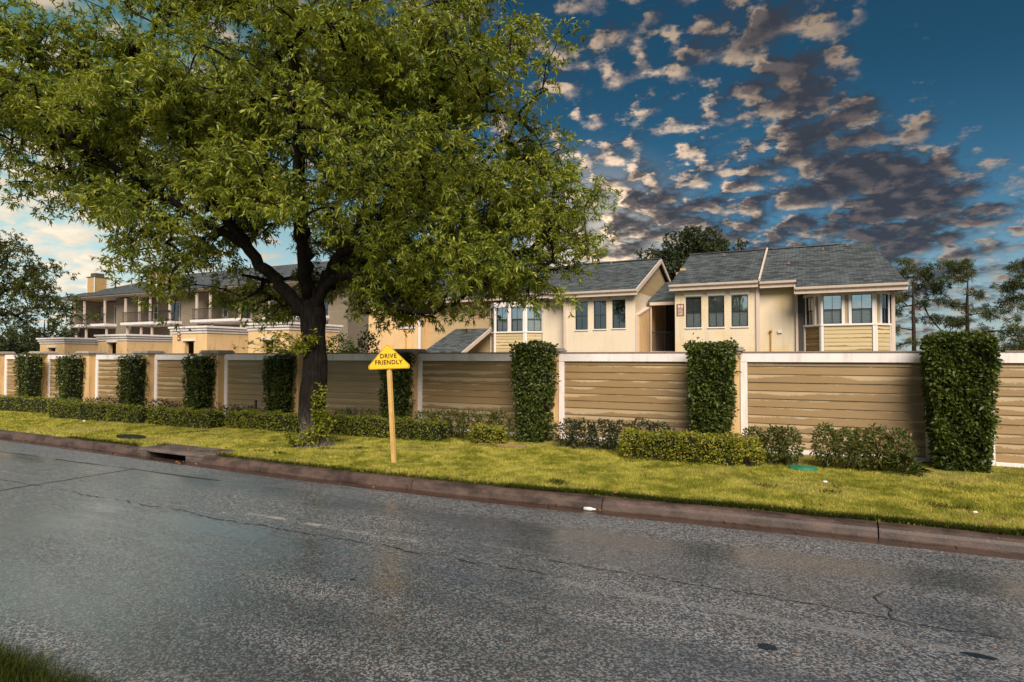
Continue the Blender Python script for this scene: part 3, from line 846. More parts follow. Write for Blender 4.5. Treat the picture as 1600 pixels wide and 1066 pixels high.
# ------------------------------------------------------------------ trees
RX, RY = (0.895, 0.446), (-0.446, 0.895)      # picture-right and picture-away on the ground, for laying out crowns
def loc(base, r, f, z):
    return np.array([base[0] + r * RX[0] + f * RY[0], base[1] + r * RX[1] + f * RY[1], z])
def catmull(pts, per=6):
    p = [np.array(q, float) for q in pts]; p = [2 * p[0] - p[1]] + p + [2 * p[-1] - p[-2]]
    out = []
    for i in range(1, len(p) - 2):
        for k in range(per):
            t = k / per
            out.append(0.5 * (2 * p[i] + (p[i + 1] - p[i - 1]) * t + (2 * p[i - 1] - 5 * p[i] + 4 * p[i + 1] - p[i + 2]) * t * t + (3 * p[i] - p[i - 1] - 3 * p[i + 1] + p[i + 2]) * t ** 3))
    out.append(p[-2])
    return out
def make_tree(name, label, base, trunk, trad, limbs, lobes, ncl, twigs, lpt, L, W, crad, leafm, barkm, group=None, reject=None, shell=0.5, rmin=0.006, droop=0.0, flare=None, tw=True, per=0):
    root = empty(name, tuple(base), label, 'tree', group)
    tp = catmull([loc(base, *q) for q in trunk], 7)
    tr = np.interp(np.linspace(0, 1, len(tp)), np.linspace(0, 1, len(trad)), trad)
    MB().tube([tuple(q) for q in tp], list(tr), 18, True, flare).build('trunk', barkm, root, smooth=True)
    nodes = []; owner = []; mb = MB()
    for pts, rad in limbs:
        lp = catmull([loc(base, *q) for q in pts], 6)
        lr = 0.78 * np.interp(np.linspace(0, 1, len(lp)), np.linspace(0, 1, len(rad)), rad)
        wig = [q + (rng.normal(0, .03, 3) if 1 < i < len(lp) - 1 else 0) for i, q in enumerate(lp)]
        mb.tube([tuple(q) for q in wig], list(lr), 10)
        for q in wig[len(wig) // 4:]:
            nodes.append(q); owner.append(-1)
    if not limbs:
        for q in tp[len(tp) // 3:]: nodes.append(q); owner.append(-1)
    lobes = np.array(lobes, float)
    vol = lobes[:, 3] * lobes[:, 4] * lobes[:, 5]; vol = vol ** 0.8
    C = []
    nclump = max(8, int(ncl / per)) if per else 0
    centres = []
    while per and len(centres) < nclump:
        l = lobes[rng.choice(len(lobes), p=vol / vol.sum())]
        dq = unit(rng.normal(size=(1, 3)))[0] * rng.uniform(0, 1) ** shell
        q = (l[0] + dq[0] * l[3], l[1] + dq[1] * l[4], l[2] + dq[2] * l[5])
        if reject and reject(*q): continue
        centres.append((q, rng.uniform(.45, .95)))
    while per and len(C) < ncl:
        q, rr = centres[rng.integers(len(centres))]
        dq = unit(rng.normal(size=(1, 3)))[0] * rng.uniform(0, 1) ** .4 * rr
        q = (q[0] + dq[0], q[1] + dq[1], q[2] + dq[2] * .62)
        if reject and reject(*q): continue
        C.append(loc(base, *q))
    while len(C) < ncl:
        l = lobes[rng.choice(len(lobes), p=vol / vol.sum())]
        dq = unit(rng.normal(size=(1, 3)))[0] * rng.uniform(0, 1) ** shell
        q = (l[0] + dq[0] * l[3], l[1] + dq[1] * l[4], l[2] + dq[2] * l[5])
        if reject and reject(*q): continue
        C.append(loc(base, *q))
    C = np.array(C)
    N = np.zeros((len(nodes) + ncl * 4, 3)); N[:len(nodes)] = nodes; nn = len(nodes)
    d0 = np.array([np.min(np.sum((N[:nn] - q) ** 2, 1)) for q in C])
    order = np.argsort(d0)
    paths = []; par = []; C = C[order]
    for q in C:
        dd = np.linalg.norm(N[:nn] - q, axis=1) + 0.25 * np.maximum(0, N[:nn, 2] - q[2])
        i = int(np.argmin(dd)); a = N[i]; ln = np.linalg.norm(q - a)
        mid = a * .5 + q * .5 + np.array([0, 0, .10 * ln]) + rng.normal(0, .05 * ln, 3)
        pts = [a * (1 - t) ** 2 + 2 * mid * t * (1 - t) + q * t * t for t in (0, .25, .5, .75, 1)]
        paths.append(pts); par.append(owner[i])
        for p_ in pts[1:]:
            N[nn] = p_; nn += 1; owner.append(len(paths) - 1)
    cnt = np.ones(len(paths))
    for i in range(len(paths) - 1, -1, -1):
        if par[i] >= 0: cnt[par[i]] += cnt[i]
    for p_, c_ in zip(paths, cnt):
        r0 = rmin * 1.5 * c_ ** 0.45; r1 = max(rmin * .6, r0 * .5)
        mb.tube([tuple(q) for q in p_], list(np.linspace(r0, r1, 5)), 5, False)
    tag(mb.build('branches', barkm, root, smooth=True), kind=None if limbs else 'stuff')
    # twigs and leaves
    dirs = unit(np.array([p_[-1] - p_[2] for p_ in paths]) + np.array([0, 0, .02]))
    Ct = np.repeat(C, twigs, 0); Dt = np.repeat(dirs, twigs, 0); nt = len(Ct)
    off = unit(rng.normal(size=(nt, 3)) + Dt * .5) * (crad * rng.uniform(.25, 1, nt) ** .7)[:, None] * np.array([1, 1, .8])
    off[:, 2] -= droop * np.abs(rng.normal(size=nt)) * crad
    tip = Ct + off
    if tw:
        sd_ = unit(np.cross(off, rng.normal(size=(nt, 3)))) * .004 * (L / .1)
        v = np.stack([Ct - sd_, Ct + sd_, tip], 1).reshape(-1, 3)
        np_obj('twigs', v, np.arange(nt * 3).reshape(-1, 3), barkm, root, 'stuff')
    u_ = unit(off)
    lc = np.repeat(tip, lpt, 0); lo = np.repeat(off, lpt, 0); lu = np.repeat(u_, lpt, 0); nl = len(lc)
    lc = lc - lo * (rng.uniform(0, .55, nl) ** 1.3)[:, None]
    dr = lu * .55 + unit(rng.normal(size=(nl, 3))) * .85 + np.array([0, 0, -.1])
    v, f = leaf_geo(lc, dr, L, W, .12)
    np_obj('crown', v, f, leafm, root, 'stuff')
    return root

# the big street tree on the lawn
TB = (-8.57, 8.72, 0.16)
def root_flare(i, t):
    k = max(0, 1 - i / 7.0)
    return 1 + k * k * (0.75 + .45 * math.sin(t * 3 + .6) + .25 * math.sin(t * 5 + 2)) + .05 * math.sin(t * 4 + i * .35) + .03 * math.sin(t * 9 + i)
trunk = [(0.0, 0, .05), (-.02, 0, .45), (-.04, 0, .95), (0.02, 0, 1.6), (-.02, .02, 2.2), (-.05, .03, 2.7), (-.06, .05, 3.15)]
trad = [.27, .235, .235, .23, .215, .235, .17]
limbs = [([(-.05, 0, 2.55), (-.45, -.1, 3.0), (-.95, -.2, 3.55), (-1.35, -.3, 4.1), (-1.75, -.35, 4.75), (-2.0, -.4, 5.6), (-2.6, -.3, 6.6), (-3.0, -.2, 7.6)], [.19, .16, .14, .125, .11, .09, .06, .03]),
         ([(-1.2, -.25, 3.9), (-2.2, -.5, 4.5), (-3.3, -.6, 5.2), (-4.5, -.5, 6.0), (-5.6, -.3, 6.8)], [.10, .085, .07, .05, .025]),
         ([(-.08, .05, 2.9), (-.22, .1, 3.7), (-.3, .15, 4.5), (-.35, .1, 5.4), (-.2, 0, 6.6), (-.4, 0, 8.0)], [.17, .15, .13, .11, .08, .04]),
         ([(0.0, .05, 2.9), (.22, .2, 3.5), (.5, .25, 3.95), (1.1, .2, 4.4), (1.5, 0, 5.0), (2.0, -.2, 6.0), (2.5, 0, 7.6)], [.17, .15, .13, .115, .10, .08, .03]),
         ([(.02, -.05, 2.8), (.4, -.2, 3.3), (.95, -.4, 3.3), (1.35, -.5, 3.05), (1.75, -.55, 2.75), (2.3, -.6, 2.65), (2.9, -.5, 2.95), (3.8, -.3, 3.5)], [.12, .10, .085, .075, .065, .05, .04, .02]),
         ([(-.1, -.15, 3.0), (.0, -.9, 4.0), (.2, -1.6, 5.0), (.3, -2.2, 6.2)], [.12, .10, .07, .03]),
         ([(0.0, .25, 3.0), (.3, 1.2, 4.2), (.4, 2.2, 5.4), (.3, 2.6, 6.6)], [.12, .10, .07, .03]),
         ([(1.3, .1, 4.7), (2.2, 0, 5.0), (3.2, 0, 5.6), (4.2, .1, 6.2)], [.08, .065, .05, .02])]
lobes = [(0, .2, 6.7, 3.0, 3.0, 2.5), (-3.3, -.2, 6.6, 2.7, 2.4, 2.2), (-5.6, .1, 6.8, 1.8, 2.0, 1.7), (3.0, 0, 6.2, 2.1, 2.4, 2.3), (3.2, -.2, 4.4, 1.9, 2.1, 1.5),
         (2.5, .3, 7.9, 1.6, 1.9, 1.1), (-2.7, -.1, 4.9, 1.8, 1.9, 1.1), (-1.0, .2, 8.3, 2.2, 2.2, 1.1), (.5, -1.9, 5.8, 2.2, 1.5, 1.9), (.9, 1.6, 4.2, 2.2, 1.5, 1.0), (3.9, .1, 5.4, .9, 1.5, 1.4), (-4.6, 0, 5.6, 1.2, 1.7, 1.0),
         (2.1, -.2, 3.55, 1.5, 1.4, .85), (1.0, .9, 3.4, 1.1, 1.0, .8), (-2.0, .5, 3.8, 1.4, 1.3, .85), (-1.0, 1.1, 3.2, .9, .9, .6), (3.5, -.2, 3.6, 1.1, 1.3, .8), (2.6, .2, 3.3, 1.5, 1.2, .7), (-2.2, -.2, 3.5, 1.3, 1.0, .7), (-.6, -.9, 4.5, 1.5, .9, .5), (-1.6, .8, 3.0, 1.0, .8, .5), (4.3, 0, 4.1, .9, 1.2, .8), (1.2, -.1, 3.35, .9, .9, .7), (1.1, .9, 3.1, .9, .8, .6), (1.5, .3, 3.0, .9, .8, .5), (4.0, .2, 3.2, .7, .9, .5)]
def rej(r, f, z):
    if -1.5 < r < .55 and z < 4.1 and f < .7: return True
    if -1.7 < r < -.3 and z < 4.1 and f < .5: return random.random() < .7
    if z < 2.9 and r < .8 and f < .6: return True
    if math.hypot((r + 2.7) / .65, (z - 7.7) / .6) < 1 or math.hypot((r + 4.6) / .5, (z - 8.6) / .5) < 1: return True
    if math.hypot((r - 1.3) / .5, (z - 8.7) / .45) < 1 or math.hypot((r - .1) / .35, (z - 5.1) / .3) < 1: return True
    return z < 2.6
oak = make_tree('street_tree', 'big spreading street tree with dark trunk on the lawn by the kerb', TB, trunk, trad, limbs, lobes, 4100, 8, 12, .096, .027, .36, 'leaf_oak', 'bark_oak', None, rej, .38, .006, .15, root_flare, True, 11)
def shoots(parent, spots, mat):
    cs = []; ds = []
    m = MB()
    for (r, f, z, dr_, dz, k) in spots:
        for _ in range(k):
            s0 = loc(TB, r, f, z + random.uniform(-.08, .08)); e = loc(TB, r + dr_ * random.uniform(.2, 1) + random.uniform(-.12, .12), f - random.uniform(0, .25), z + dz * random.uniform(.3, 1))
            m.tube([tuple(s0), tuple((s0 + e) / 2 + np.array([0, 0, .03])), tuple(e)], [.006, .005, .002], 4, False)
            for i in range(16):
                t = random.uniform(.25, 1); cs.append(s0 * (1 - t) + e * t); ds.append((e - s0) / (np.linalg.norm(e - s0) + .01) * .5 + rng.normal(0, .8, 3))
    v, f = leaf_geo(np.array(cs), np.array(ds), .085, .034)
    np_obj('shoot_leaves', v, f, mat, parent, 'stuff')
    tag(m.build('shoots', 'bark_dark', parent), kind='stuff')
shoots(oak, [(-.05, -.24, 1.9, -.3, .35, 18), (-.28, -.15, 1.9, -1.2, .35, 9), (-.3, -.15, 2.1, -.7, .3, 5), (.05, -.27, 2.1, .12, .25, 5),
             (.12, -.25, .5, .18, .9, 22), (.18, -.24, .3, .22, .6, 16), (.02, -.26, .15, .1, .5, 9), (-.25, -.3, .2, -.12, .35, 6), (.28, -.2, .6, .12, .2, 4), (-.1, -.34, .15, -.1, .4, 5)], 'leaf_shoot')

def simple_tree(name, label, base, h, crown, ncl, L, W, crad, leafm, r0=.2, group=None, twigs=7, lpt=8, barkm='bark_dark', lean=0.0):
    tk = [(0, 0, base[2]), (lean * .3, 0, base[2] + h * .35), (lean * .6, .05, base[2] + h * .65), (lean, 0, base[2] + h * .92)]
    return make_tree(name, label, base, tk, [r0, r0 * .8, r0 * .55, r0 * .12], [], crown, ncl, twigs, lpt, L, W, crad, leafm, barkm, group, None, .45, .012, .1, None, False)
simple_tree('shade_tree', 'dark tree cut by the left edge of the picture above the wall', (-36.0, 14.8, 0), 7.5,
            [(0.3, 0, 5.6, 3.2, 2.5, 2.4), (2.6, 0, 5.3, 1.8, 1.6, 1.3), (4.0, 0, 4.0, 1.1, 1.2, .8), (1.2, -.3, 3.8, 1.9, 1.4, .9), (0.6, 0, 7.2, 1.7, 1.6, 1.0)], 330, .12, .045, .42, 'leaf_dark_tree', .22, None, 9, 9)
GB = 'background trees beyond the left end of the wall'
for bx_, by_, h, s_, lab in ((-64, 27, 4.6, 2.5, 'low dark green tree mass behind the wall at the far left edge'), (-56, 22, 3.2, 1.5, 'rounded background bush beside the leftmost stucco patio box'), (-70, 34, 6.0, 2.6, 'background tree left of the apartment building, behind the dark tree')):
    simple_tree('background_tree', lab, (bx_, by_, 0), h, [(0, 0, h * .6, s_ * 1.3, s_, h * .42), (s_, 0, h * .5, s_, s_, h * .3), (-s_, 0, h * .55, s_, s_, h * .36)], 220, .24, .12, .6, 'leaf_far_tree', .2, GB)
simple_tree('background_oak', 'dark leafy tree rising behind the roof between the two houses', (-7.9, 45, 0), 11.2,
            [(0, 0, 9.3, 2.6, 2.4, 2.1), (-2.4, 0, 8.3, 1.9, 1.9, 1.5), (2.3, 0, 8.9, 1.9, 1.8, 1.5), (.3, 0, 10.4, 1.6, 1.5, 1.0), (0, 0, 7.2, 3.2, 2.0, 1.6)], 330, .22, .11, .62, 'leaf_far_tree', .3)
def pine(label, base, h, spread, seed, n_=15):
    random.seed(seed)
    lob = []
    for i in range(n_):
        t = random.uniform(.22, 1) if i else 1; a = random.uniform(0, 6.28); rr = spread * (1.05 - t * .75) * random.uniform(.45, 1.05)
        lob.append((rr * math.cos(a), rr * math.sin(a), base[2] + h * t, random.uniform(.45, .95), random.uniform(.45, .8), random.uniform(.16, .30)))
    simple_tree('pine_tree', label, base, h, lob, 150, .24, .030, .40, 'leaf_pine', .16, 'pine trees beyond the wall at the right', 8, 11, 'bark_pine', random.uniform(-.2, .2))
pine('thin pine tree directly right of the bay window house', (6.1, 50, 0), 8.3, 3.4, 5, 26)
pine('middle pine tree of the three, above the widest ivy column', (9.1, 50, 0), 8.1, 3.9, 11, 28)
pine('rightmost pine tree, cut by the right edge of the picture', (11.6, 45, 0), 8.3, 3.5, 23, 26)
random.seed(99)
shrub('garden_bush', 'bright green round bush behind the wall right of the tree trunk', [(-12.75, 14, 1.85, .52, .5, .62), (-12.5, 14, 1.2, .5, .5, .9)], 2600, .09, .05, 'leaf_bright_bush', None, 4)
shrub('garden_bush', 'dark narrow bush behind the wall beside the bright round bush', [(-11.95, 14.3, 1.8, .35, .4, .8)], 900, .09, .05, 'leaf_ivy', None, 3)

# ------------------------------------------------------------------ yellow sign
def text_mesh(body, size, mat, bold=0.0, ext=0.001):
    cu = bpy.data.curves.new('lettering', 'FONT')
    cu.body = body; cu.size = size; cu.align_x = 'CENTER'; cu.align_y = 'CENTER'; cu.extrude = ext; cu.offset = bold
    cu.space_character = 1.12
    o = bpy.data.objects.new('lettering', cu); COL.objects.link(o)
    dg = bpy.context.evaluated_depsgraph_get()
    me = bpy.data.meshes.new_from_object(o.evaluated_get(dg))
    bpy.data.objects.remove(o); bpy.data.curves.remove(cu)
    me.name = 'lettering'; me.materials.clear(); me.materials.append(MATS[mat])
    return me
sg = empty('road_sign', (-6.02, 7.87, 0.16), 'yellow triangular DRIVE FRIENDLY sign on a leaning tan wooden post', 'sign')
ax = Vector((0.90, 0.436, 0.0)).normalized(); ny_ = Vector((0.436, -0.90, 0.0)).normalized()
axl = (ax + Vector((0, 0, .035))).normalized(); upl = (Vector((0, 0, 1)) - axl * .035 - ax * .05).normalized()
topc = Vector((-6.02, 7.87, 0)) + ax * (-.075)
sc_ = Vector((topc.x, topc.y, 1.65)) + ny_ * 0.055           # centre of the plate's bottom edge
def sp(u, v, d_=0.0): return sc_ + axl * u + upl * v + ny_ * d_
out = [(-.315, .0), (.315, .0), (.33, .025), (.325, .06), (.03, .375), (0, .39), (-.03, .375), (-.325, .06), (-.33, .025)]
MB().hexa([sp(u, v, -.006) for u, v in out], [sp(u, v, 0) for u, v in out]).build('plate', 'sign_yellow', sg)
m_ = MB(); pa = [(u * .965, .006 + v * .962) for u, v in out]; pb = [(u * .945, .0105 + v * .938) for u, v in out]
for i in range(len(out)):
    j = (i + 1) % len(out)
    m_.poly([sp(*pa[i], .0025), sp(*pa[j], .0025), sp(*pb[j], .0025), sp(*pb[i], .0025)])
m_.build('border', 'sign_black', sg)
from mathutils import Matrix
M3 = Matrix((axl, upl, ny_)).transposed().to_4x4()
for txt, v, s_ in (('DRIVE', .205, .098), ('FRIENDLY', .105, .098)):
    me = text_mesh(txt, s_, 'sign_black', .0022)
    me.transform(Matrix.Translation(sp(0.0, v, .0035) - Vector(sg.location)) @ M3 @ Matrix.Diagonal((.92, 1, 1, 1)))
    link('lettering', me, sg)
MB().tube([sp(0, .325, -.002), sp(0, .325, .004)], [.008, .008], 8).build('bolt', 'sign_back', sg)
MB().tube([sp(0, .03, -.002), sp(0, .03, .004)], [.008, .008], 8).build('bolt', 'sign_back', sg)
p0 = Vector((-6.02, 7.87, .08)); p1 = sp(0, .30, -.042)
MB().bar(p0, p1, .066, .055).build('post', 'post_wood', sg, bevel=.004)

# ------------------------------------------------------------------ house parts
def facade(name, mat, parent, x0, x1, y0, y1, z0, z1, holes):
    """wall with real window openings: vertical strips between the holes"""
    m = MB(); x = x0
    for (a, b, c, d_) in sorted(holes):
        if a > x: m.box(x, a, y0, y1, z0, z1)
        m.box(a, b, y0, y1, z0, c); m.box(a, b, y0, y1, d_, z1); x = b
    if x < x1: m.box(x, x1, y0, y1, z0, z1)
    return m.build(name, mat, parent)
class Fr:
    """a local frame on a wall: a along it, n out of it"""
    def __init__(s, o, a, n_): s.o = Vector(o); s.a = Vector(a).normalized(); s.n = Vector(n_).normalized()
    def p(s, u, z, d_): q = s.o + s.a * u + s.n * d_; return (q.x, q.y, z)
    def box(s, m, u0, u1, d0, d1, z0, z1):
        return m.hexa([s.p(u0, z0, d1), s.p(u1, z0, d1), s.p(u1, z0, d0), s.p(u0, z0, d0)], [s.p(u0, z1, d1), s.p(u1, z1, d1), s.p(u1, z1, d0), s.p(u0, z1, d0)])
def window(parent, F, u0, u1, z0, z1, dep=-.07, style='sash', header=True, sill=True, fw=.028, dark=False):
    m = MB()
    F.box(m, u0, u0 + fw, dep - .03, dep + .035, z0, z1); F.box(m, u1 - fw, u1, dep - .03, dep + .035, z0, z1)
    F.box(m, u0 + fw, u1 - fw, dep - .03, dep + .035, z0, z0 + fw); F.box(m, u0 + fw, u1 - fw, dep - .03, dep + .035, z1 - fw, z1)
    wn = m.build('window', 'iron_black' if style == 'sash' else 'window_white', parent)
    zm = z0 + (z1 - z0) * .5
    a, b = u0 + fw, u1 - fw
    F.box(MB(), 0, 0, 0, 0, 0, 0)
    m = MB(); F.box(m, a, b, dep - .002, dep + .004, zm, z1 - fw); m.build('pane', 'glass_dark' if dark else 'glass_upper', wn)
    m = MB(); F.box(m, a, b, dep - .016, dep - .010, z0 + fw, zm); m.build('pane', 'glass_dark' if dark else 'glass_screen', wn)
    m = MB(); F.box(m, a, b, dep - .02, dep + .02, zm - .014, zm + .014)
    um = (a + b) / 2
    F.box(m, um - .008, um + .008, dep - .018, dep + .012, z0 + fw, zm - .014); F.box(m, um - .008, um + .008, dep - .012, dep + .012, zm + .014, z1 - fw)
    m.build('muntin', 'iron_black', wn)
    m = MB(); F.box(m, a, b, dep - .10, dep - .07, z0 + fw, z1 - fw); m.build('blind', 'blind', wn)
    if sill:
        m = MB(); F.box(m, u0 - .03, u1 + .03, -.05, .045, z0 - .055, z0 - .003); m.build('sill', 'window_white', wn, bevel=.006)
    if header:
        m = MB(); F.box(m, u0 - .05, u1 + .05, .002, .03, z1 + .03, z1 + .165); F.box(m, u0 - .08, u1 + .08, .002, .055, z1 + .162, z1 + .19); m.build('lintel', 'window_white', wn)
    return wn
def roof_slab(m, pts, t=.09):
    return m.hexa([(x, y, z - t) for x, y, z in pts], pts)

# ------------------------------------------------------------------ right house with the bay window
hA = empty('bay_window_house', (-1.5, 30, 0), 'cream painted brick house with bay window and grey shingle roof at the right', 'house')
FA = Fr((0, 27, 0), (1, 0, 0), (0, -1, 0))
WA = [(-5.02, -4.36, 3.10, 4.42), (-4.08, -3.42, 3.10, 4.42), (-3.14, -2.48, 3.10, 4.42)]
facade('wall', 'house_brick', hA, -5.48, -2.12, 27, 27.25, 0, 4.93, WA)
for a in WA: window(hA, FA, *a)
MB().box(-2.12, -.62, 27.12, 27.3, 0, 4.88).build('wall', 'house_brick', hA)
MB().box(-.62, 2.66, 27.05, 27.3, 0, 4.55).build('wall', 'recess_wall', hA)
MB().box(-5.48, -5.23, 27.25, 35.8, 0, 4.9).build('wall', 'wall_side', hA)
MB().box(2.45, 2.66, 27.3, 35.8, 0, 4.9).build('wall', 'gable_siding', hA)
MB().box(-5.23, 2.45, 35.6, 35.8, 0, 4.9).build('wall', 'wall_side', hA)
MB().hexa([(-5.48, 27.25, 4.9), (-5.48, 35.8, 4.9), (-5.48, 31.5, 6.78)], [(-5.3, 27.25, 4.9), (-5.3, 35.8, 4.9), (-5.3, 31.5, 6.78)]).build('gable', 'wall_side', hA)
MB().box(-2.17, -2.03, 26.92, 26.997, 0.2, 4.72).build('downspout', 'gutter_pipe', hA, bevel=.01)
MB().tube([(-2.10, 26.93, 4.70), (-2.10, 26.75, 4.86)], [.06, .07], 8).build('downspout_elbow', 'gutter_pipe', hA)
MB().box(-.69, -.60, 27.0, 27.117, .2, 4.5).build('downspout', 'gutter_pipe', hA, bevel=.01)
MB().tube([(-.645, 27.06, 4.48), (-.645, 26.3, 4.62)], [.05, .06], 8).build('downspout_elbow', 'gutter_pipe', hA)
MB().tube([(-1.62, 27.07, 1.0), (-1.62, 27.07, 2.85)], [.03, .03], 8).tube([(-1.62, 27.07, 2.85), (-1.62, 27.0, 2.93)], [.06, .05], 8).build('vent_pipe', 'yellow_pipe', hA)
MB().box(-1.36, -1.20, 27.05, 27.12, 2.80, 2.90).build('meter_box', 'window_white', hA)
# roof: plane z = 4.95 + .417 (y - 26.7)
zr = lambda y: 4.98 + .417 * (y - 26.7)
rA = roof_slab(MB(), [(-5.62, 26.65, zr(26.65)), (-2.03, 26.65, zr(26.65)), (-2.03, 31.5, zr(31.5)), (-5.62, 31.5, zr(31.5))]).build('roof', 'shingle', hA)
roof_slab(MB(), [(-5.62, 31.5, zr(31.5)), (-2.03, 31.5, zr(31.5)), (-2.03, 36.4, zr(26.65)), (-5.62, 36.4, zr(26.65))]).build('roof', 'shingle', hA)
zs = lambda y: zr(y) - .06
m_ = MB()
roof_slab(m_, [(-1.99, 26.65, zs(26.65)), (-.62, 26.65, zs(26.65)), (-.62, 31.7, zs(31.7)), (-1.99, 31.7, zs(31.7))])
roof_slab(m_, [(-.62, 25.72, zs(25.72)), (2.98, 25.72, zs(25.72)), (2.3, 31.7, zs(31.7)), (-.62, 31.7, zs(31.7))])
rB = m_.build('roof', 'shingle', hA)
roof_slab(MB(), [(-1.99, 31.7, zs(31.7)), (2.3, 31.7, zs(31.7)), (2.98, 36.4, zs(27)), (-1.99, 36.4, zs(27))]).build('roof', 'shingle', hA)
MB().hexa([(2.98, 25.72, zs(25.72) - .1), (2.98, 36.4, zs(27) - .1), (2.3, 31.7, zs(31.7) - .1)], [(2.985, 25.72, zs(25.72)), (2.985, 36.4, zs(27)), (2.305, 31.7, zs(31.7))]).build('gable', 'gable_siding', hA)
m_ = MB(); m_.bar((-2.01, 26.6, zr(26.6) + .02), (-2.01, 31.6, zr(31.6) + .02), .07, .10)
m_.build('ridge_flashing', 'house_trim', rA)
m_ = MB(); m_.bar((-5.62, 31.5, zr(31.5) + .02), (-2.03, 31.5, zr(31.5) + .02), .25, .05); m_.build('ridge_cap', 'shingle', rA)
m_ = MB(); m_.bar((-1.99, 31.7, zs(31.7) + .02), (1.05, 31.7, zs(31.7) + .02), .25, .06); m_.build('ridge_cap', 'shingle', rB)
for x, y, pr_, zf in ((-3.9, 30.8, rA, zr), (-1.0, 28.9, rB, zs), (.35, 30.9, rB, zs), (1.35, 31.3, rB, zs)):
    MB().tube([(x, y, zf(y) - .02), (x, y, zf(y) + .12)], [.05, .045], 8).tube([(x, y, zf(y)), (x, y, zf(y) + .03)], [.12, .07], 8).build('roof_vent', 'vent_brown', pr_)
def gutter(x0, x1, y, z, parent):
    m = MB()
    m.box(x0, x1, y - .02, y + .05, z - .27, z - .105)                 # fascia
    m.hexa([(x0, y - .12, z - .10), (x1, y - .12, z - .10), (x1, y - .021, z - .16), (x0, y - .021, z - .16)],
           [(x0, y - .14, z - .012), (x1, y - .14, z - .012), (x1, y - .021, z - .012), (x0, y - .021, z - .012)])
    m.build('gutter', 'house_trim', parent, bevel=.008)
gutter(-5.66, -2.06, 26.68, zr(26.65), hA)
gutter(-2.0, -.64, 26.68, zs(26.65), hA)
gutter(-.66, 3.0, 25.75, zs(25.72), hA)
MB().box(-.70, -.661, 25.72, 26.7, zs(25.72) - .25, zs(26.0) - .02).build('eave_return', 'house_trim', hA)
MB().box(-5.48, -2.1, 26.75, 27.0, 4.70, 4.735).build('soffit', 'house_trim', hA)
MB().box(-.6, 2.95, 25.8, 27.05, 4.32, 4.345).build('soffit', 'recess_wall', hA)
MB().box(-5.75, -5.2, 28.6, 29.4, 4.5, 5.75).box(-5.6, -5.35, 28.8, 29.2, 5.75, 5.95).build('chimney', 'chimney_siding', hA, bevel=.01)
# the bay: three facets with boards below and windows above
BP = [(-.39, 27.05), (.22, 26.25), (2.02, 26.25), (2.60, 27.05)]
bay = MB().hexa([(x, y + .12, 0) for x, y in BP], [(x, y + .12, 3.0) for x, y in BP]).build('bay', 'backing_dark', hA)
zb = 3.02
for i in range(3):
    (xa, ya), (xb, yb) = BP[i], BP[i + 1]
    a_ = Vector((xb - xa, yb - ya, 0)); Lb = a_.length; n__ = Vector((a_.y, -a_.x, 0)).normalized()
    F = Fr((xa, ya, 0), a_, n__)
    # posts and sill band
    m = MB()
    F.box(m, 0, .09 if i else .06, -.1, .022, 0, zb); m.build('corner_board', 'window_white', bay)
    m = MB(); F.box(m, Lb - .09, Lb, -.1, .022, 0, zb); m.build('corner_board', 'window_white', bay)
    m = MB(); F.box(m, -.01, Lb + .01, -.1, .04, zb, zb + .075); m.build('sill_band', 'window_white', bay, bevel=.006)
    m = MB(); F.box(m, -.0, Lb, -.1, .03, 4.19, 4.31); m.build('head_band', 'window_white', bay, bevel=.006)
    bm_ = MB(); l2 = Lb - .2 if i else Lb - .17
    bm_.hexa([(-l2 / 2, -.012, 0), (l2 / 2, -.012, 0), (l2 / 2, .03, 0), (-l2 / 2, .03, 0)], [(-l2 / 2, .01, .165), (l2 / 2, .01, .165), (l2 / 2, .03, .165), (-l2 / 2, .03, .165)])
    me = bm_.mesh('board', 'bay_board_wet' if i == 0 else 'bay_board')
    for k in range(9):
        c_ = F.p(Lb / 2 + (0 if i else -.015), zb - .155 * (k + 1), -.02)
        o = link('board', me, bay, (c_[0] + 1.5, c_[1] - 30, c_[2])); o.rotation_euler = (0, 0, math.atan2(a_.y, a_.x))
    wz0, wz1 = zb + .078, 4.19
    if i == 0: parts = [('p', .0, .10), ('m', .10, .16), ('w', .16, .60), ('m', .60, .70), ('p', .70, .88), ('m', .88, Lb)]
    elif i == 1: parts = [('m', .0, .07), ('w', .07, .70), ('m', .70, .80), ('p', .80, .93), ('m', .93, 1.03), ('w', 1.03, 1.70), ('m', 1.70, Lb)]
    else: parts = [('m', 0, .07), ('p', .07, .30), ('m', .30, .38), ('w', .38, .78), ('m', .78, .88), ('p', .88, Lb)]
    for kind, u0, u1 in parts:
        if kind == 'w': window(hA, F, u0 + .003, u1 - .003, wz0, wz1, -.03, 'sash', False, False, .02, i != 1)
        else:
            m = MB(); F.box(m, u0, u1, -.09, .015 if kind == 'm' else -.03, wz0, wz1)
            m.build('mullion' if kind == 'm' else 'infill_panel', 'window_white' if kind == 'm' else 'tan_panel', bay)
MB().box(2.60, 2.72, 26.98, 27.12, 0, 4.33).build('corner_post', 'house_trim', hA)
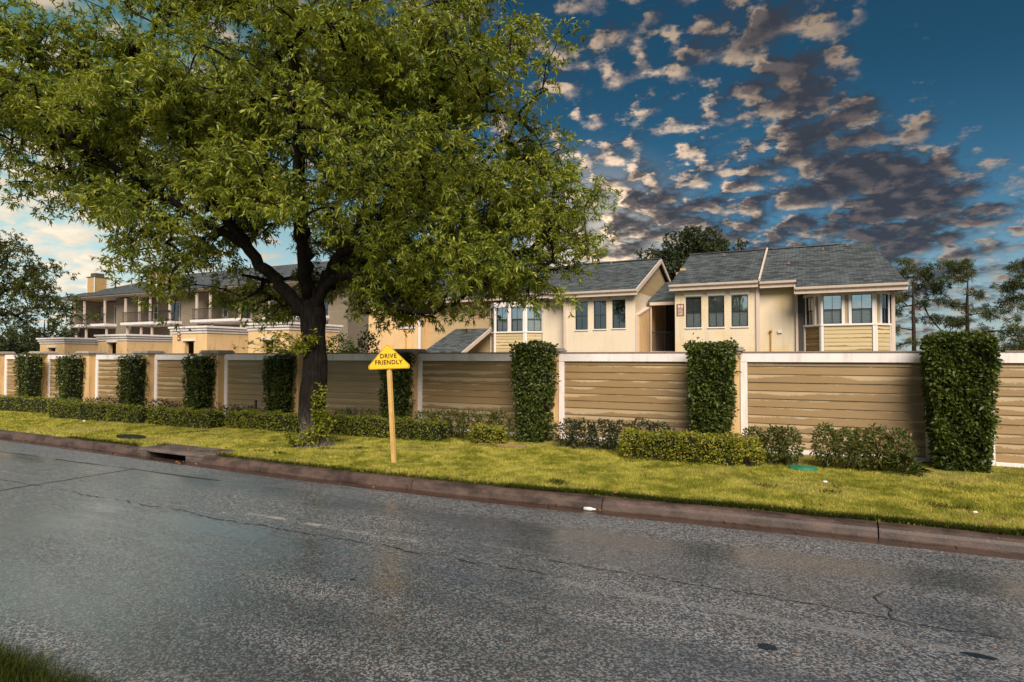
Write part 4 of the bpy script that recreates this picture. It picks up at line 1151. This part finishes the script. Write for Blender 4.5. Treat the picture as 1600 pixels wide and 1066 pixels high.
# number plate by the breezeway
F = Fr((-5.23, 27, 0), (1, 0, 0), (0, -1, 0))
m = MB(); F.box(m, -.17, .15, .001, .03, 3.62, 4.14)
pl = m.build('number_plate', 'number_brown', hA, bevel=.006)
for txt, z, s_ in (('3', 4.03, .17), ('3008', 3.87, .135), ('3022', 3.71, .135)):
    m = MB(); F.box(m, -.12, .10, .031, .035, z - .068, z + .062); m.build('number_field', 'number_pale', pl)
    me = text_mesh(txt, s_, 'number_brown', .002)
    me.transform(Matrix.Translation(Vector((-5.24, 26.963, z)) - Vector(hA.location)) @ Matrix(((1, 0, 0, 0), (0, 0, -1, 0), (0, 1, 0, 0), (0, 0, 0, 1))) @ Matrix.Diagonal((.8, 1, 1, 1)))
    link('lettering', me, pl)

# ------------------------------------------------------------------ breezeway between the houses
bz = empty('stair_breezeway', (-6.4, 30, 0), 'dark stair breezeway with small shingle roof between the two houses', 'stairway')
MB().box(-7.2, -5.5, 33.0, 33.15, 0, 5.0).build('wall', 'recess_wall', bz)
MB().box(-7.05, -5.5, 28.9, 33.0, 1.95, 2.10).build('landing', 'house_trim', bz)
m_ = MB()
for k in range(5): m_.box(-6.95, -5.6, 27.6 + .26 * k, 27.87 + .26 * k, 1.0, 1.2 + .18 * k)
m_.build('steps', 'cap_stone', bz)
rf = roof_slab(MB(), [(-7.15, 28.9, 4.50), (-5.5, 28.9, 4.50), (-5.5, 32.9, 5.85), (-7.15, 32.9, 5.85)]).build('roof', 'shingle', bz)
MB().box(-7.05, -5.5, 28.86, 28.94, 4.28, 4.42).build('fascia', 'house_trim', bz)
for x in [-6.95 + .085 * i for i in range(17)]:
    MB().box(x, x + .018, 29.0, 29.018, 2.15, 2.98).build('baluster', 'iron_black', bz)
MB().box(-7.05, -5.5, 28.99, 29.03, 2.98, 3.02).build('handrail', 'iron_black', bz)
MB().box(-7.05, -6.98, 28.98, 29.06, 2.1, 4.3).build('post', 'house_trim', bz)
lp = empty('wall_lamp', (-5.62, 29.6, 3.62), 'small lit round lamp in the dark breezeway', 'lamp')
m_ = MB(); m_.tube([(-5.66, 29.6, 3.53), (-5.66, 29.6, 3.57), (-5.66, 29.6, 3.63), (-5.66, 29.6, 3.69), (-5.66, 29.6, 3.72)], [.03, .07, .09, .07, .02], 10); m_.build('globe', 'lamp_glow', lp, smooth=True)
MB().tube([(-5.485, 29.6, 3.74), (-5.60, 29.6, 3.76), (-5.66, 29.6, 3.73)], [.03, .02, .03], 8).build('bracket', 'iron_black', lp)
pt = bpy.data.lights.new('lamp_bulb', 'POINT'); pt.energy = 0.4; pt.color = (1, .6, .25); pt.shadow_soft_size = .1
po = link('lamp_bulb', pt, lp, (-.16, -.12, 0))

# ------------------------------------------------------------------ middle house
hB = empty('gable_house', (-14, 30, 0), 'cream house with gable roof and three windows in the middle of the picture', 'house')
FB = Fr((0, 27, 0), (1, 0, 0), (0, -1, 0))
WB = [(-10.12, -9.50, 3.10, 4.41), (-9.21, -8.60, 3.12, 4.42), (-8.32, -7.70, 3.14, 4.44)]
facade('wall', 'house_brick_pale', hB, -10.64, -7.25, 27, 27.25, 0, 4.80, WB)
for a in WB: window(hB, FB, *a, dark=True)
facade('wall', 'house_brick_pale', hB, -12.0, -10.64, 27.45, 27.65, 0, 4.78, [])
MB().box(-7.43, -7.25, 27.25, 36.0, 0, 4.80).build('wall', 'house_brick_pale', hB)
MB().box(-23.3, -7.43, 35.8, 36.0, 0, 4.8).build('wall', 'wall_side', hB)
MB().hexa([(-7.43, 27.05, 4.80), (-7.43, 35.9, 4.80), (-7.43, 31.4, 6.70)], [(-7.25, 27.05, 4.80), (-7.25, 35.9, 4.80), (-7.25, 31.4, 6.70)]).build('gable', 'gable_siding', hB)
zB = lambda y: 4.90 + .42 * (y - 26.7)
r1 = roof_slab(MB(), [(-11.3, 26.6, zB(26.6)), (-7.05, 26.6, zB(26.6)), (-7.05, 31.4, zB(31.4)), (-11.3, 31.4, zB(31.4))]).build('roof', 'shingle', hB)
roof_slab(MB(), [(-23.5, 27.0, zB(26.8)), (-11.3, 27.0, zB(26.8)), (-11.3, 31.0, zB(30.7)), (-23.5, 31.0, zB(30.7))]).build('roof', 'shingle', hB)
roof_slab(MB(), [(-23.5, 31.4, zB(31.3)), (-7.05, 31.4, zB(31.4)), (-7.05, 36.4, zB(26.6)), (-23.5, 36.4, zB(26.6))]).build('roof', 'shingle', hB)
MB().bar((-7.06, 26.56, zB(26.6) - .10), (-7.06, 31.42, zB(31.4) - .10), .06, .20).build('rake_board', 'house_trim', hB)
MB().bar((-7.06, 31.42, zB(31.4) - .10), (-7.06, 36.4, zB(26.6) - .10), .06, .20).build('rake_board', 'house_trim', hB)
m_ = MB(); m_.bar((-11.3, 31.4, zB(31.4) + .02), (-7.05, 31.4, zB(31.4) + .02), .25, .05); m_.build('ridge_cap', 'shingle', r1)
MB().tube([(-9.6, 31.0, zB(31) - .02), (-9.6, 31.0, zB(31) + .14)], [.05, .045], 8).build('roof_vent', 'vent_brown', r1)
gutter(-11.3, -7.05, 26.63, zB(26.6), hB)
gutter(-23.4, -11.32, 27.03, zB(26.8), hB)
MB().box(-10.7, -10.58, 26.93, 26.997, .2, 4.60).build('downspout', 'gutter_pipe', hB, bevel=.01)
MB().tube([(-10.64, 26.95, 4.58), (-10.64, 26.62, 4.74)], [.05, .06], 8).build('downspout_elbow', 'gutter_pipe', hB)
m_ = MB(); m_.hexa([(-7.245, 27.12, 0), (-7.245, 30.2, 0), (-7.245, 30.2, 4.42), (-7.245, 27.12, 3.70)], [(-7.10, 27.12, 0), (-7.10, 30.2, 0), (-7.10, 30.2, 4.42), (-7.10, 27.12, 3.70)])
m_.build('stair_parapet', 'patio_stucco', hB)
MB().bar((-7.165, 27.08, 3.73), (-7.165, 30.2, 4.46), .2, .07).build('parapet_cap', 'house_trim', hB)
MB().box(-7.24, -7.14, 27.02, 27.115, 0, 3.72).build('downspout', 'gutter_pipe', hB)
# bay of the middle house, half hidden by the tree
BQ = [(-15.0, 27.6), (-14.45, 27.0), (-12.75, 27.0), (-12.0, 27.6)]
bay2 = MB().hexa([(x, y + .12, 0) for x, y in BQ], [(x, y + .12, 3.0) for x, y in BQ]).build('bay', 'backing_dark', hB)
MB().box(-18.9, -12.0, 27.72, 27.9, 0, 4.8).build('wall', 'gable_siding', hB)
for i in range(3):
    (xa, ya), (xb, yb) = BQ[i], BQ[i + 1]
    a_ = Vector((xb - xa, yb - ya, 0)); Lb = a_.length; F = Fr((xa, ya, 0), a_, Vector((a_.y, -a_.x, 0)))
    m = MB(); F.box(m, 0, .09, -.1, .022, 0, zb); m.build('corner_board', 'window_white', bay2)
    m = MB(); F.box(m, Lb - .09, Lb, -.1, .022, 0, zb); m.build('corner_board', 'window_white', bay2)
    m = MB(); F.box(m, -.01, Lb + .01, -.1, .04, zb, zb + .075); m.build('sill_band', 'window_white', bay2)
    m = MB(); F.box(m, 0, Lb, -.1, .03, 4.3, 4.55); m.build('head_band', 'window_white', bay2)
    l2 = Lb - .2; bm_ = MB()
    bm_.hexa([(-l2 / 2, -.012, 0), (l2 / 2, -.012, 0), (l2 / 2, .03, 0), (-l2 / 2, .03, 0)], [(-l2 / 2, .01, .165), (l2 / 2, .01, .165), (l2 / 2, .03, .165), (-l2 / 2, .03, .165)])
    me = bm_.mesh('board', 'bay_board')
    for k in range(8):
        c_ = F.p(Lb / 2, zb - .155 * (k + 1), -.02)
        o = link('board', me, bay2, (c_[0] + 14, c_[1] - 30, c_[2])); o.rotation_euler = (0, 0, math.atan2(a_.y, a_.x))
    cuts = [(.12, Lb - .12)] if i != 1 else [(.12, .75), (.95, Lb - .12)]
    last = 0
    for u0, u1 in cuts:
        window(hB, F, u0, u1, zb + .08, 4.298, -.03, 'sash', False, False, .02, False)
        m = MB(); F.box(m, last, u0 - .002, -.09, .015, zb + .076, 4.298); m.build('mullion', 'window_white', bay2); last = u1 + .002
    m = MB(); F.box(m, last, Lb, -.09, .015, zb + .076, 4.298); m.build('mullion', 'window_white', bay2)
# low lean-to roof and the stucco wing left of it
roof_slab(MB(), [(-17.25, 24.6, 2.0), (-14.9, 24.6, 2.0), (-14.9, 27.5, 3.3), (-17.05, 27.5, 3.3)]).build('lean_to_roof', 'shingle', hB)
MB().box(-17.1, -15.0, 24.9, 27.6, 0, 1.9).build('lean_to_wall', 'house_brick_pale', hB)
MB().bar((-14.88, 24.55, 1.95), (-14.88, 27.5, 3.26), .06, .18).build('rake_board', 'house_trim', hB)
MB().box(-22.4, -18.9, 26.9, 35.8, 0, 5.4).build('stucco_wing', 'patio_stucco', hB)
MB().box(-18.98, -18.84, 26.83, 26.897, .2, 5.2).build('corner_board', 'window_white', hB)
MB().tube([(-19.8, 26.86, .5), (-19.8, 26.86, 3.4)], [.035, .035], 8).build('vent_pipe', 'yellow_pipe', hB)
MB().box(-20.3, -19.2, 26.84, 26.897, 3.35, 3.47).build('ledge', 'window_white', hB)

# ------------------------------------------------------------------ left apartment building with balconies
ap = empty('apartment_building', (-53, 38, 0), 'long grey-brown sided apartment building with white balconies and chimneys at the left', 'building')
BAYS = [(-67.2, -61.4), (-58.6, -51.6), (-48.6, -42.6), (-39.8, -34.0)]
sol = [(-69.0, -67.2), (-61.4, -58.6), (-51.6, -48.6), (-42.6, -39.8), (-34.0, -32.0)]
for a, b in sol:
    MB().box(a, b, 36.0, 44.9, 0, 7.55).build('wall', 'far_siding', ap)
RW = 37.8
def slide_door(x0, x1, z0, z1, n_):
    F = Fr((x0, RW, 0), (1, 0, 0), (0, -1, 0)); m = MB(); wd = x1 - x0
    F.box(m, 0, .09, 0, .07, z0, z1); F.box(m, wd - .09, wd, 0, .07, z0, z1); F.box(m, .09, wd - .09, 0, .07, z1 - .09, z1)
    dr = m.build('balcony_door', 'window_white', ap)
    for k in range(n_):
        u0 = .09 + (wd - .18) * k / n_; u1 = .09 + (wd - .18) * (k + 1) / n_
        m = MB(); F.box(m, u0 + .03, u1 - .03, .03, .036, z0 + .05, z1 - .12); m.build('pane', 'glass_dark', dr)
        m = MB(); F.box(m, u0, u0 + .028, .01, .06, z0, z1 - .09); m.build('door_stile', 'door_blue', dr)
        m = MB(); F.box(m, u1 - .028, u1, .01, .06, z0, z1 - .09); m.build('door_stile', 'door_blue', dr)
        m = MB(); F.box(m, u0 + .04, u1 - .04, .004, .015, z0 + .05, z1 - .12); m.build('curtain', 'curtain' if k % 2 == 0 else 'door_blue', dr)
def far_window(x0, x1, z0, z1, y=RW):
    F = Fr((x0, y, 0), (1, 0, 0), (0, -1, 0)); m = MB(); wd = x1 - x0
    F.box(m, 0, .1, .001, .06, z0, z1); F.box(m, wd - .1, wd, .001, .06, z0, z1); F.box(m, .1, wd - .1, .001, .06, z1 - .1, z1); F.box(m, .1, wd - .1, .001, .06, z0, z0 + .1); F.box(m, .1, wd - .1, .001, .05, (z0 + z1) / 2 - .03, (z0 + z1) / 2 + .03)
    wn = m.build('window', 'window_white', ap)
    m = MB(); F.box(m, .1, wd - .1, .02, .026, z0 + .1, z1 - .1); m.build('pane', 'glass_upper', wn)
    m = MB(); F.box(m, .1, wd - .1, .002, .012, z0 + .1, z1 - .1); m.build('blind', 'blind', wn)
for q, (a, b) in enumerate(BAYS):
    MB().box(a, b, RW, 44.9, 0, 7.5).build('wall', 'far_siding', ap)
    sl = MB().box(a - .1, b + .1, 34.9, RW, 4.72, 4.80).box(a - .14, b + .14, 34.84, RW - .01, 4.80, 5.02).build('balcony', 'trim_white', ap, bevel=.01)
    posts = [a + .35, a + 2.1, b - .3] if q != 1 else [a + .2, a + 2.3, a + 3.9, b - .3]
    for x in posts:
        MB().box(x, x + .15, 35.0, 35.15, 5.02, 7.35).build('post', 'house_trim', ap)
        MB().box(x, x + .15, 35.2, 35.35, 0, 4.72).build('post', 'house_trim', ap)
    rl = MB().box(a, b, 34.95, 34.99, 5.95, 6.0).build('railing', 'iron_black', ap)
    MB().box(a, b, 34.95, 34.99, 5.10, 5.13).build('lower_rail', 'iron_black', rl)
    m = MB(); nb = int((b - a) / .13)
    for i in range(nb): m.box(a + .13 * i, a + .13 * i + .018, 34.96, 34.978, 5.13, 5.95)
    tag(m.build('balusters', 'iron_black', rl), kind='stuff')
    far_window(a + .3, a + 1.0, 5.35, 6.95)
    slide_door(a + 2.6, a + 4.3, 5.05, 7.1, 2)
    far_window(a + 4.5, a + 5.2, 5.35, 6.95)
    far_window(a + 1.0, a + 1.9, 2.3, 3.9)
    slide_door(a + 2.8, a + 4.6, 2.0, 4.2, 2)
    far_window(a + 4.7, a + 5.5, 2.3, 3.9)
    MB().box(a, b, 35.3, RW, 1.85, 2.0).build('balcony', 'trim_white', ap)
m_ = MB()
e, rz_ = 7.62, 10.2
m_.hexa([(-69.6, 34.6, e), (-31.5, 34.6, e), (-31.5, 46.0, e), (-69.6, 46.0, e)], [(-69.6, 34.6, e + .1), (-31.5, 34.6, e + .1), (-31.5, 46.0, e + .1), (-69.6, 46.0, e + .1)])
m_.build('fascia', 'house_trim', ap)
m_ = MB(); e += .105
A_, B_, C_, D_ = (-69.7, 34.5, e), (-31.4, 34.5, e), (-31.4, 46.1, e), (-69.7, 46.1, e); R1, R2 = (-57.5, 40.3, rz_), (-36, 40.3, rz_)
m_.poly([A_, B_, R2, R1]).poly([B_, C_, R2]).poly([C_, D_, R1, R2]).poly([D_, A_, R1]).poly([D_, C_, B_, A_])
rC = m_.build('roof', 'shingle', ap)
for x in (-66.2, -56.3):
    ch = MB().box(x, x + 1.35, 35.9, 37.2, 7.5, 9.85).build('chimney', 'chimney_siding', ap)
    for bb in ((x - .03, x + .1, 35.87, 35.898), (x + 1.25, x + 1.38, 35.87, 35.898), (x + 1.352, x + 1.38, 37.05, 37.2)):
        MB().box(*bb, 7.5, 9.85).build('corner_board', 'trim_white', ch)
    MB().box(x - .05, x + 1.4, 35.85, 37.25, 9.852, 9.93).box(x + .25, x + 1.1, 36.1, 36.95, 9.93, 10.3).build('chimney_cap', 'recess_wall', ch)
# balcony things
def planter(x, y, z, lab):
    t = empty('flower_pot', (x, y, z), lab, 'plant pot')
    MB().tube([(x, y, z), (x, y, z + .35)], [.18, .26], 12).build('pot', 'number_brown', t)
    c = np.array([x, y, z + .55]) + rng.normal(0, .15, (160, 3)); v, f = leaf_geo(c, rng.normal(size=c.shape), .16, .07)
    np_obj('foliage', v, f, 'leaf_shrub', t, 'stuff')
planter(-63.6, 35.3, 5.02, 'small potted plant on the leftmost upper balcony')
planter(-62.4, 35.3, 5.02, 'dark leafy pot at the right end of the leftmost upper balcony')

# stucco patio boxes in front of the apartment building
PB = [(-41.6, 2.95, .6, 'leftmost stucco patio box, half hidden by the dark tree'), (-35.7, 3.05, 1, 'stucco patio box second from the left with a dark doorway'),
      (-29.3, 3.35, 1, 'stucco patio box with a small brown number plate, third from the left'), (-23.8, 3.4, 1, 'stucco patio box directly left of the big tree trunk')]
for i, (x, zt, dw, lab) in enumerate(PB):
    t = empty('patio_box', (x + 1.3, 21, 0), lab, 'patio wall', 'stucco patio boxes along the apartment building')
    zt -= .0
    facade('wall', 'patio_stucco', t, x, x + 2.6, 20, 20.22, 0, zt - .35, [(x + .95, x + 1.65, 0, 2.6 if dw == 1 else 2.35)])
    MB().box(x + 2.38, x + 2.6, 20.22, 23.2, 0, zt - .35).build('wall', 'patio_stucco', t)
    MB().box(x, x + .22, 20.22, 23.2, 0, zt - .35).build('wall', 'patio_stucco', t)
    MB().box(x + .22, x + 2.38, 23.0, 23.2, 0, zt - .35).build('wall', 'wall_side', t)
    m = MB()
    for o_, z0, z1 in ((.04, zt - .35, zt - .22), (.10, zt - .22, zt - .10), (.16, zt - .10, zt)):
        m.box(x - o_, x + 2.6 + o_, 20 - o_, 23.2 + o_, z0, z1)
    m.build('cornice', 'trim_white', t, bevel=.015)
    hz = 2.6 if dw == 1 else 2.35
    MB().box(x + .85, x + 1.75, 19.93, 19.998, hz + .02, hz + .12).build('lintel', 'window_white', t)
    MB().box(x + .95, x + 1.65, 20.5, 20.55, 0, hz + .2).build('door', 'number_brown', t)
    if i == 2:
        for z in (2.75, 3.0 - .02):
            o = MB().box(x + .42, x + .64, 19.96, 19.998, z - .09, z + .09).build('number_plate', 'number_brown', t)
            MB().box(x + .47, x + .59, 19.952, 19.959, z - .05, z + .05).build('number_field', 'number_pale', o)

# ------------------------------------------------------------------ small things on the ground
def lump(name, label, cat, x, y, z, rx, ry, rz2, mat, seed):
    random.seed(seed); m = MB(); n1, n2 = 6, 9
    for i in range(n1 + 1):
        ph = math.pi * i / n1
        for j in range(n2):
            th = 2 * math.pi * j / n2; k = 1 + random.uniform(-.14, .14) if 0 < i < n1 else 1
            m.v.append((x + rx * k * math.sin(ph) * math.cos(th), y + ry * k * math.sin(ph) * math.sin(th), z + rz2 * (k * math.cos(ph))))
    for i in range(n1):
        for j in range(n2):
            m.f.append((i * n2 + j, (i + 1) * n2 + j, (i + 1) * n2 + (j + 1) % n2, i * n2 + (j + 1) % n2))
    return tag(m.build(name, mat), label, cat)
lump('stone', 'grey stone at the foot of the ivy column right of the sign', 'stone', -5.28, 10.95, .22, .11, .09, .09, 'rock_grey', 4)
m_ = MB(); ring = [(-.18 + .20 * math.cos(t), 10.0 + .16 * math.sin(t)) for t in [i * math.pi / 8 for i in range(16)]]
m_.hexa([(x, y, .15) for x, y in ring], [(x, y, .225) for x, y in ring])
tag(m_.build('valve_lid', 'lid_green', bevel=.015), 'round green plastic valve lid in the lawn below the right shrubs', 'lid')
tag(MB().hexa([(-5.7, 10.0, .185), (-4.75, 10.06, .185), (-4.75, 10.13, .185), (-5.7, 10.08, .185)], [(-5.7, 10.0, .225), (-4.75, 10.06, .22), (-4.75, 10.13, .22), (-5.7, 10.08, .225)]).build('plank', 'plank_old', bevel=.004), 'old brown plank lying in the grass below the small box bush', 'plank')
tag(MB().tube([(-12.55, 10.8, .15), (-12.56, 10.8, .72)], [.03, .03], 8).tube([(-12.56, 10.8, .72), (-12.56, 10.8, .75)], [.038, .034], 8).build('pipe', 'iron_black'), 'short black upright pipe in front of the wall left of the tree', 'pipe')
gy = kb(-2.4) - .27
m_ = MB(); m_.tube([(-2.48, gy, .042), (-2.40, gy + .01, .044), (-2.36, gy + .015, .044), (-2.34, gy + .02, .044)], [.022, .022, .010, .009], 10)
tag(m_.build('plastic_bottle', 'litter_white', smooth=True), 'crushed white plastic bottle lying in the gutter', 'bottle')
for x, y, s_, lab in ((.1, 9.05, .03, 'white scrap of litter on the lawn below the wide trimmed shrub'), (1.5, 8.0, .024, 'tiny pale scrap near the kerb at the right of the lawn'), (-16.7, 9.05, .05, 'bluish white scrap at the foot of the left hedge row')):
    lump('litter', lab, 'litter', x, y, .2, s_, s_ * .7, s_ * .5, 'litter_white', int(x * 10) + 50)
# fallen leaves
n_ = 170
x = rng.uniform(-16, 4, n_); y = np.array([kb(q) for q in x]) + np.abs(rng.normal(0, .5, n_)) * rng.choice([1, 1, .15], n_)
sel = rng.uniform(size=n_) < .3; y = np.where(sel, np.array([kb(q) for q in x]) - rng.uniform(.17, .42, n_), y)
z = np.where(sel, .04, .20)
c = np.stack([x, y, z], 1); dr = rng.normal(size=(n_, 3)) * np.array([1, 1, .25])
v, f = leaf_geo(c, dr, .055, .03)
tag(np_obj('fallen_leaves', v, f, 'dead_leaf'), 'scattered brown fallen leaves on the lawn edge and gutter', 'leaves', kind='stuff')

# ------------------------------------------------------------------ grass
def blades(name, x, y, z, h, wd, mat, label, lean=.5):
    n_ = len(x); a = rng.uniform(0, 6.283, n_); b = rng.uniform(0, 6.283, n_)
    hh = h * rng.uniform(.55, 1.25, n_); ln = hh * lean * rng.uniform(.2, 1.3, n_)
    v = np.empty((n_, 3, 3))
    v[:, 0] = np.stack([x - np.cos(a) * wd / 2, y - np.sin(a) * wd / 2, z], 1); v[:, 1] = np.stack([x + np.cos(a) * wd / 2, y + np.sin(a) * wd / 2, z], 1)
    v[:, 2] = np.stack([x + np.cos(b) * ln, y + np.sin(b) * ln, z + hh], 1)
    return tag(np_obj(name, v.reshape(-1, 3), np.arange(n_ * 3).reshape(-1, 3), mat), label, 'grass', kind='stuff')
n_ = 900000
x = rng.uniform(-34, 6, n_); t = rng.uniform(0, 4.3, n_)
kx = np.linspace(-40, 10, 400); ky = np.array([kb(q) for q in kx])
y = np.interp(x, kx, ky) + .01 + t
dist = np.hypot(x, y)
keep = (rng.uniform(size=n_) < np.minimum(1, (9.0 / dist) ** 1.7)) & ~((x > -11.3) & (x < -9.25) & (t < .42)) & (np.hypot((x + 12.8) / .45, (y - 7.85) / .2) > 1)
pat = np.sin(x * 1.9 + 1.3 * np.sin(y * 2.3)) + np.sin(y * 3.1 + 1.7 * np.sin(x * 1.1)) + .8 * np.sin(x * 4.7 + y * 3.9) + .6 * np.sin(x * 9.1 - y * 7.3)
keep &= rng.uniform(size=n_) < np.clip(1.15 - .28 * np.maximum(0, pat - .6), .25, 1)
keep &= rng.uniform(size=n_) < np.clip(1.5 - np.maximum(0, y - 9.75) * 1.6, .12, 1)
keep &= (np.hypot(x + 8.57, y - 8.72) > .36) & (rng.uniform(size=n_) < np.clip(np.hypot(x + 8.57, y - 8.72) / 1.1, 0, 1))
keep &= np.hypot((x + .18) / .22, (y - 10.0) / .18) > 1
x = x[keep]; y = y[keep]; t = t[keep]; dist = dist[keep]; pat = pat[keep]
tt = np.clip((y - 7.1) / 4.2, 0, 1); z = .145 + .055 * tt + .012 * np.sin(x * 1.3 + y) * tt
blades('lawn_grass', x, y, z, .028 + .012 * (rng.uniform(size=len(x)) < .12) + .004 * np.clip(-pat, 0, 2), .0055 * np.maximum(1, dist / 8), 'grass_blade', 'short yellow-green mown grass of the lawn', .8)
wx = []; wy = []
for _ in range(34):
    a = random.uniform(-13, 4.5); b = kb(a) + random.uniform(.1, 2.6); k = random.randint(20, 70)
    wx.append(rng.normal(a, .07, k)); wy.append(rng.normal(b, .05, k))
wx = np.concatenate(wx); wy = np.concatenate(wy)
blades('weeds', wx, wy, np.full(len(wx), .165), .055, .012, 'grass_dark', 'small darker weed clumps standing in the lawn', 1.1)
n_ = 26000
x = rng.uniform(-14, 5, n_) ; x = np.where(rng.uniform(size=n_) < .6, rng.uniform(-3.6, 5, n_), x)
t = np.abs(rng.normal(0, .07, n_)) - .03 + np.where(x > -3, .05 * np.abs(np.sin(x * 2.1)), 0)
y = np.interp(x, kx, ky) + t
keep = ~((x > -11.5) & (x < -9.2)); x = x[keep]; y = y[keep]
blades('edge_grass', x, y, np.full(len(x), .148), .055, .008, 'grass_dark', 'darker ragged grass creeping over the kerb edge', 1.3)
n_ = 60000
x = rng.uniform(-9, 3, n_); y = 2.08 - np.abs(rng.normal(0, .28, n_)) + .05 * np.sin(x * 5) * np.sin(x * 1.7)
keep = ~((np.hypot(x, y) < 1.2)); x = x[keep]; y = y[keep]
blades('verge_grass', x, y, np.where(y > 1.75, .07 - .33 * (y - 1.75), .07), .085, .007, 'grass_dark', 'long grass of the near verge at the lower left corner, painted dark like a vignette', .9)
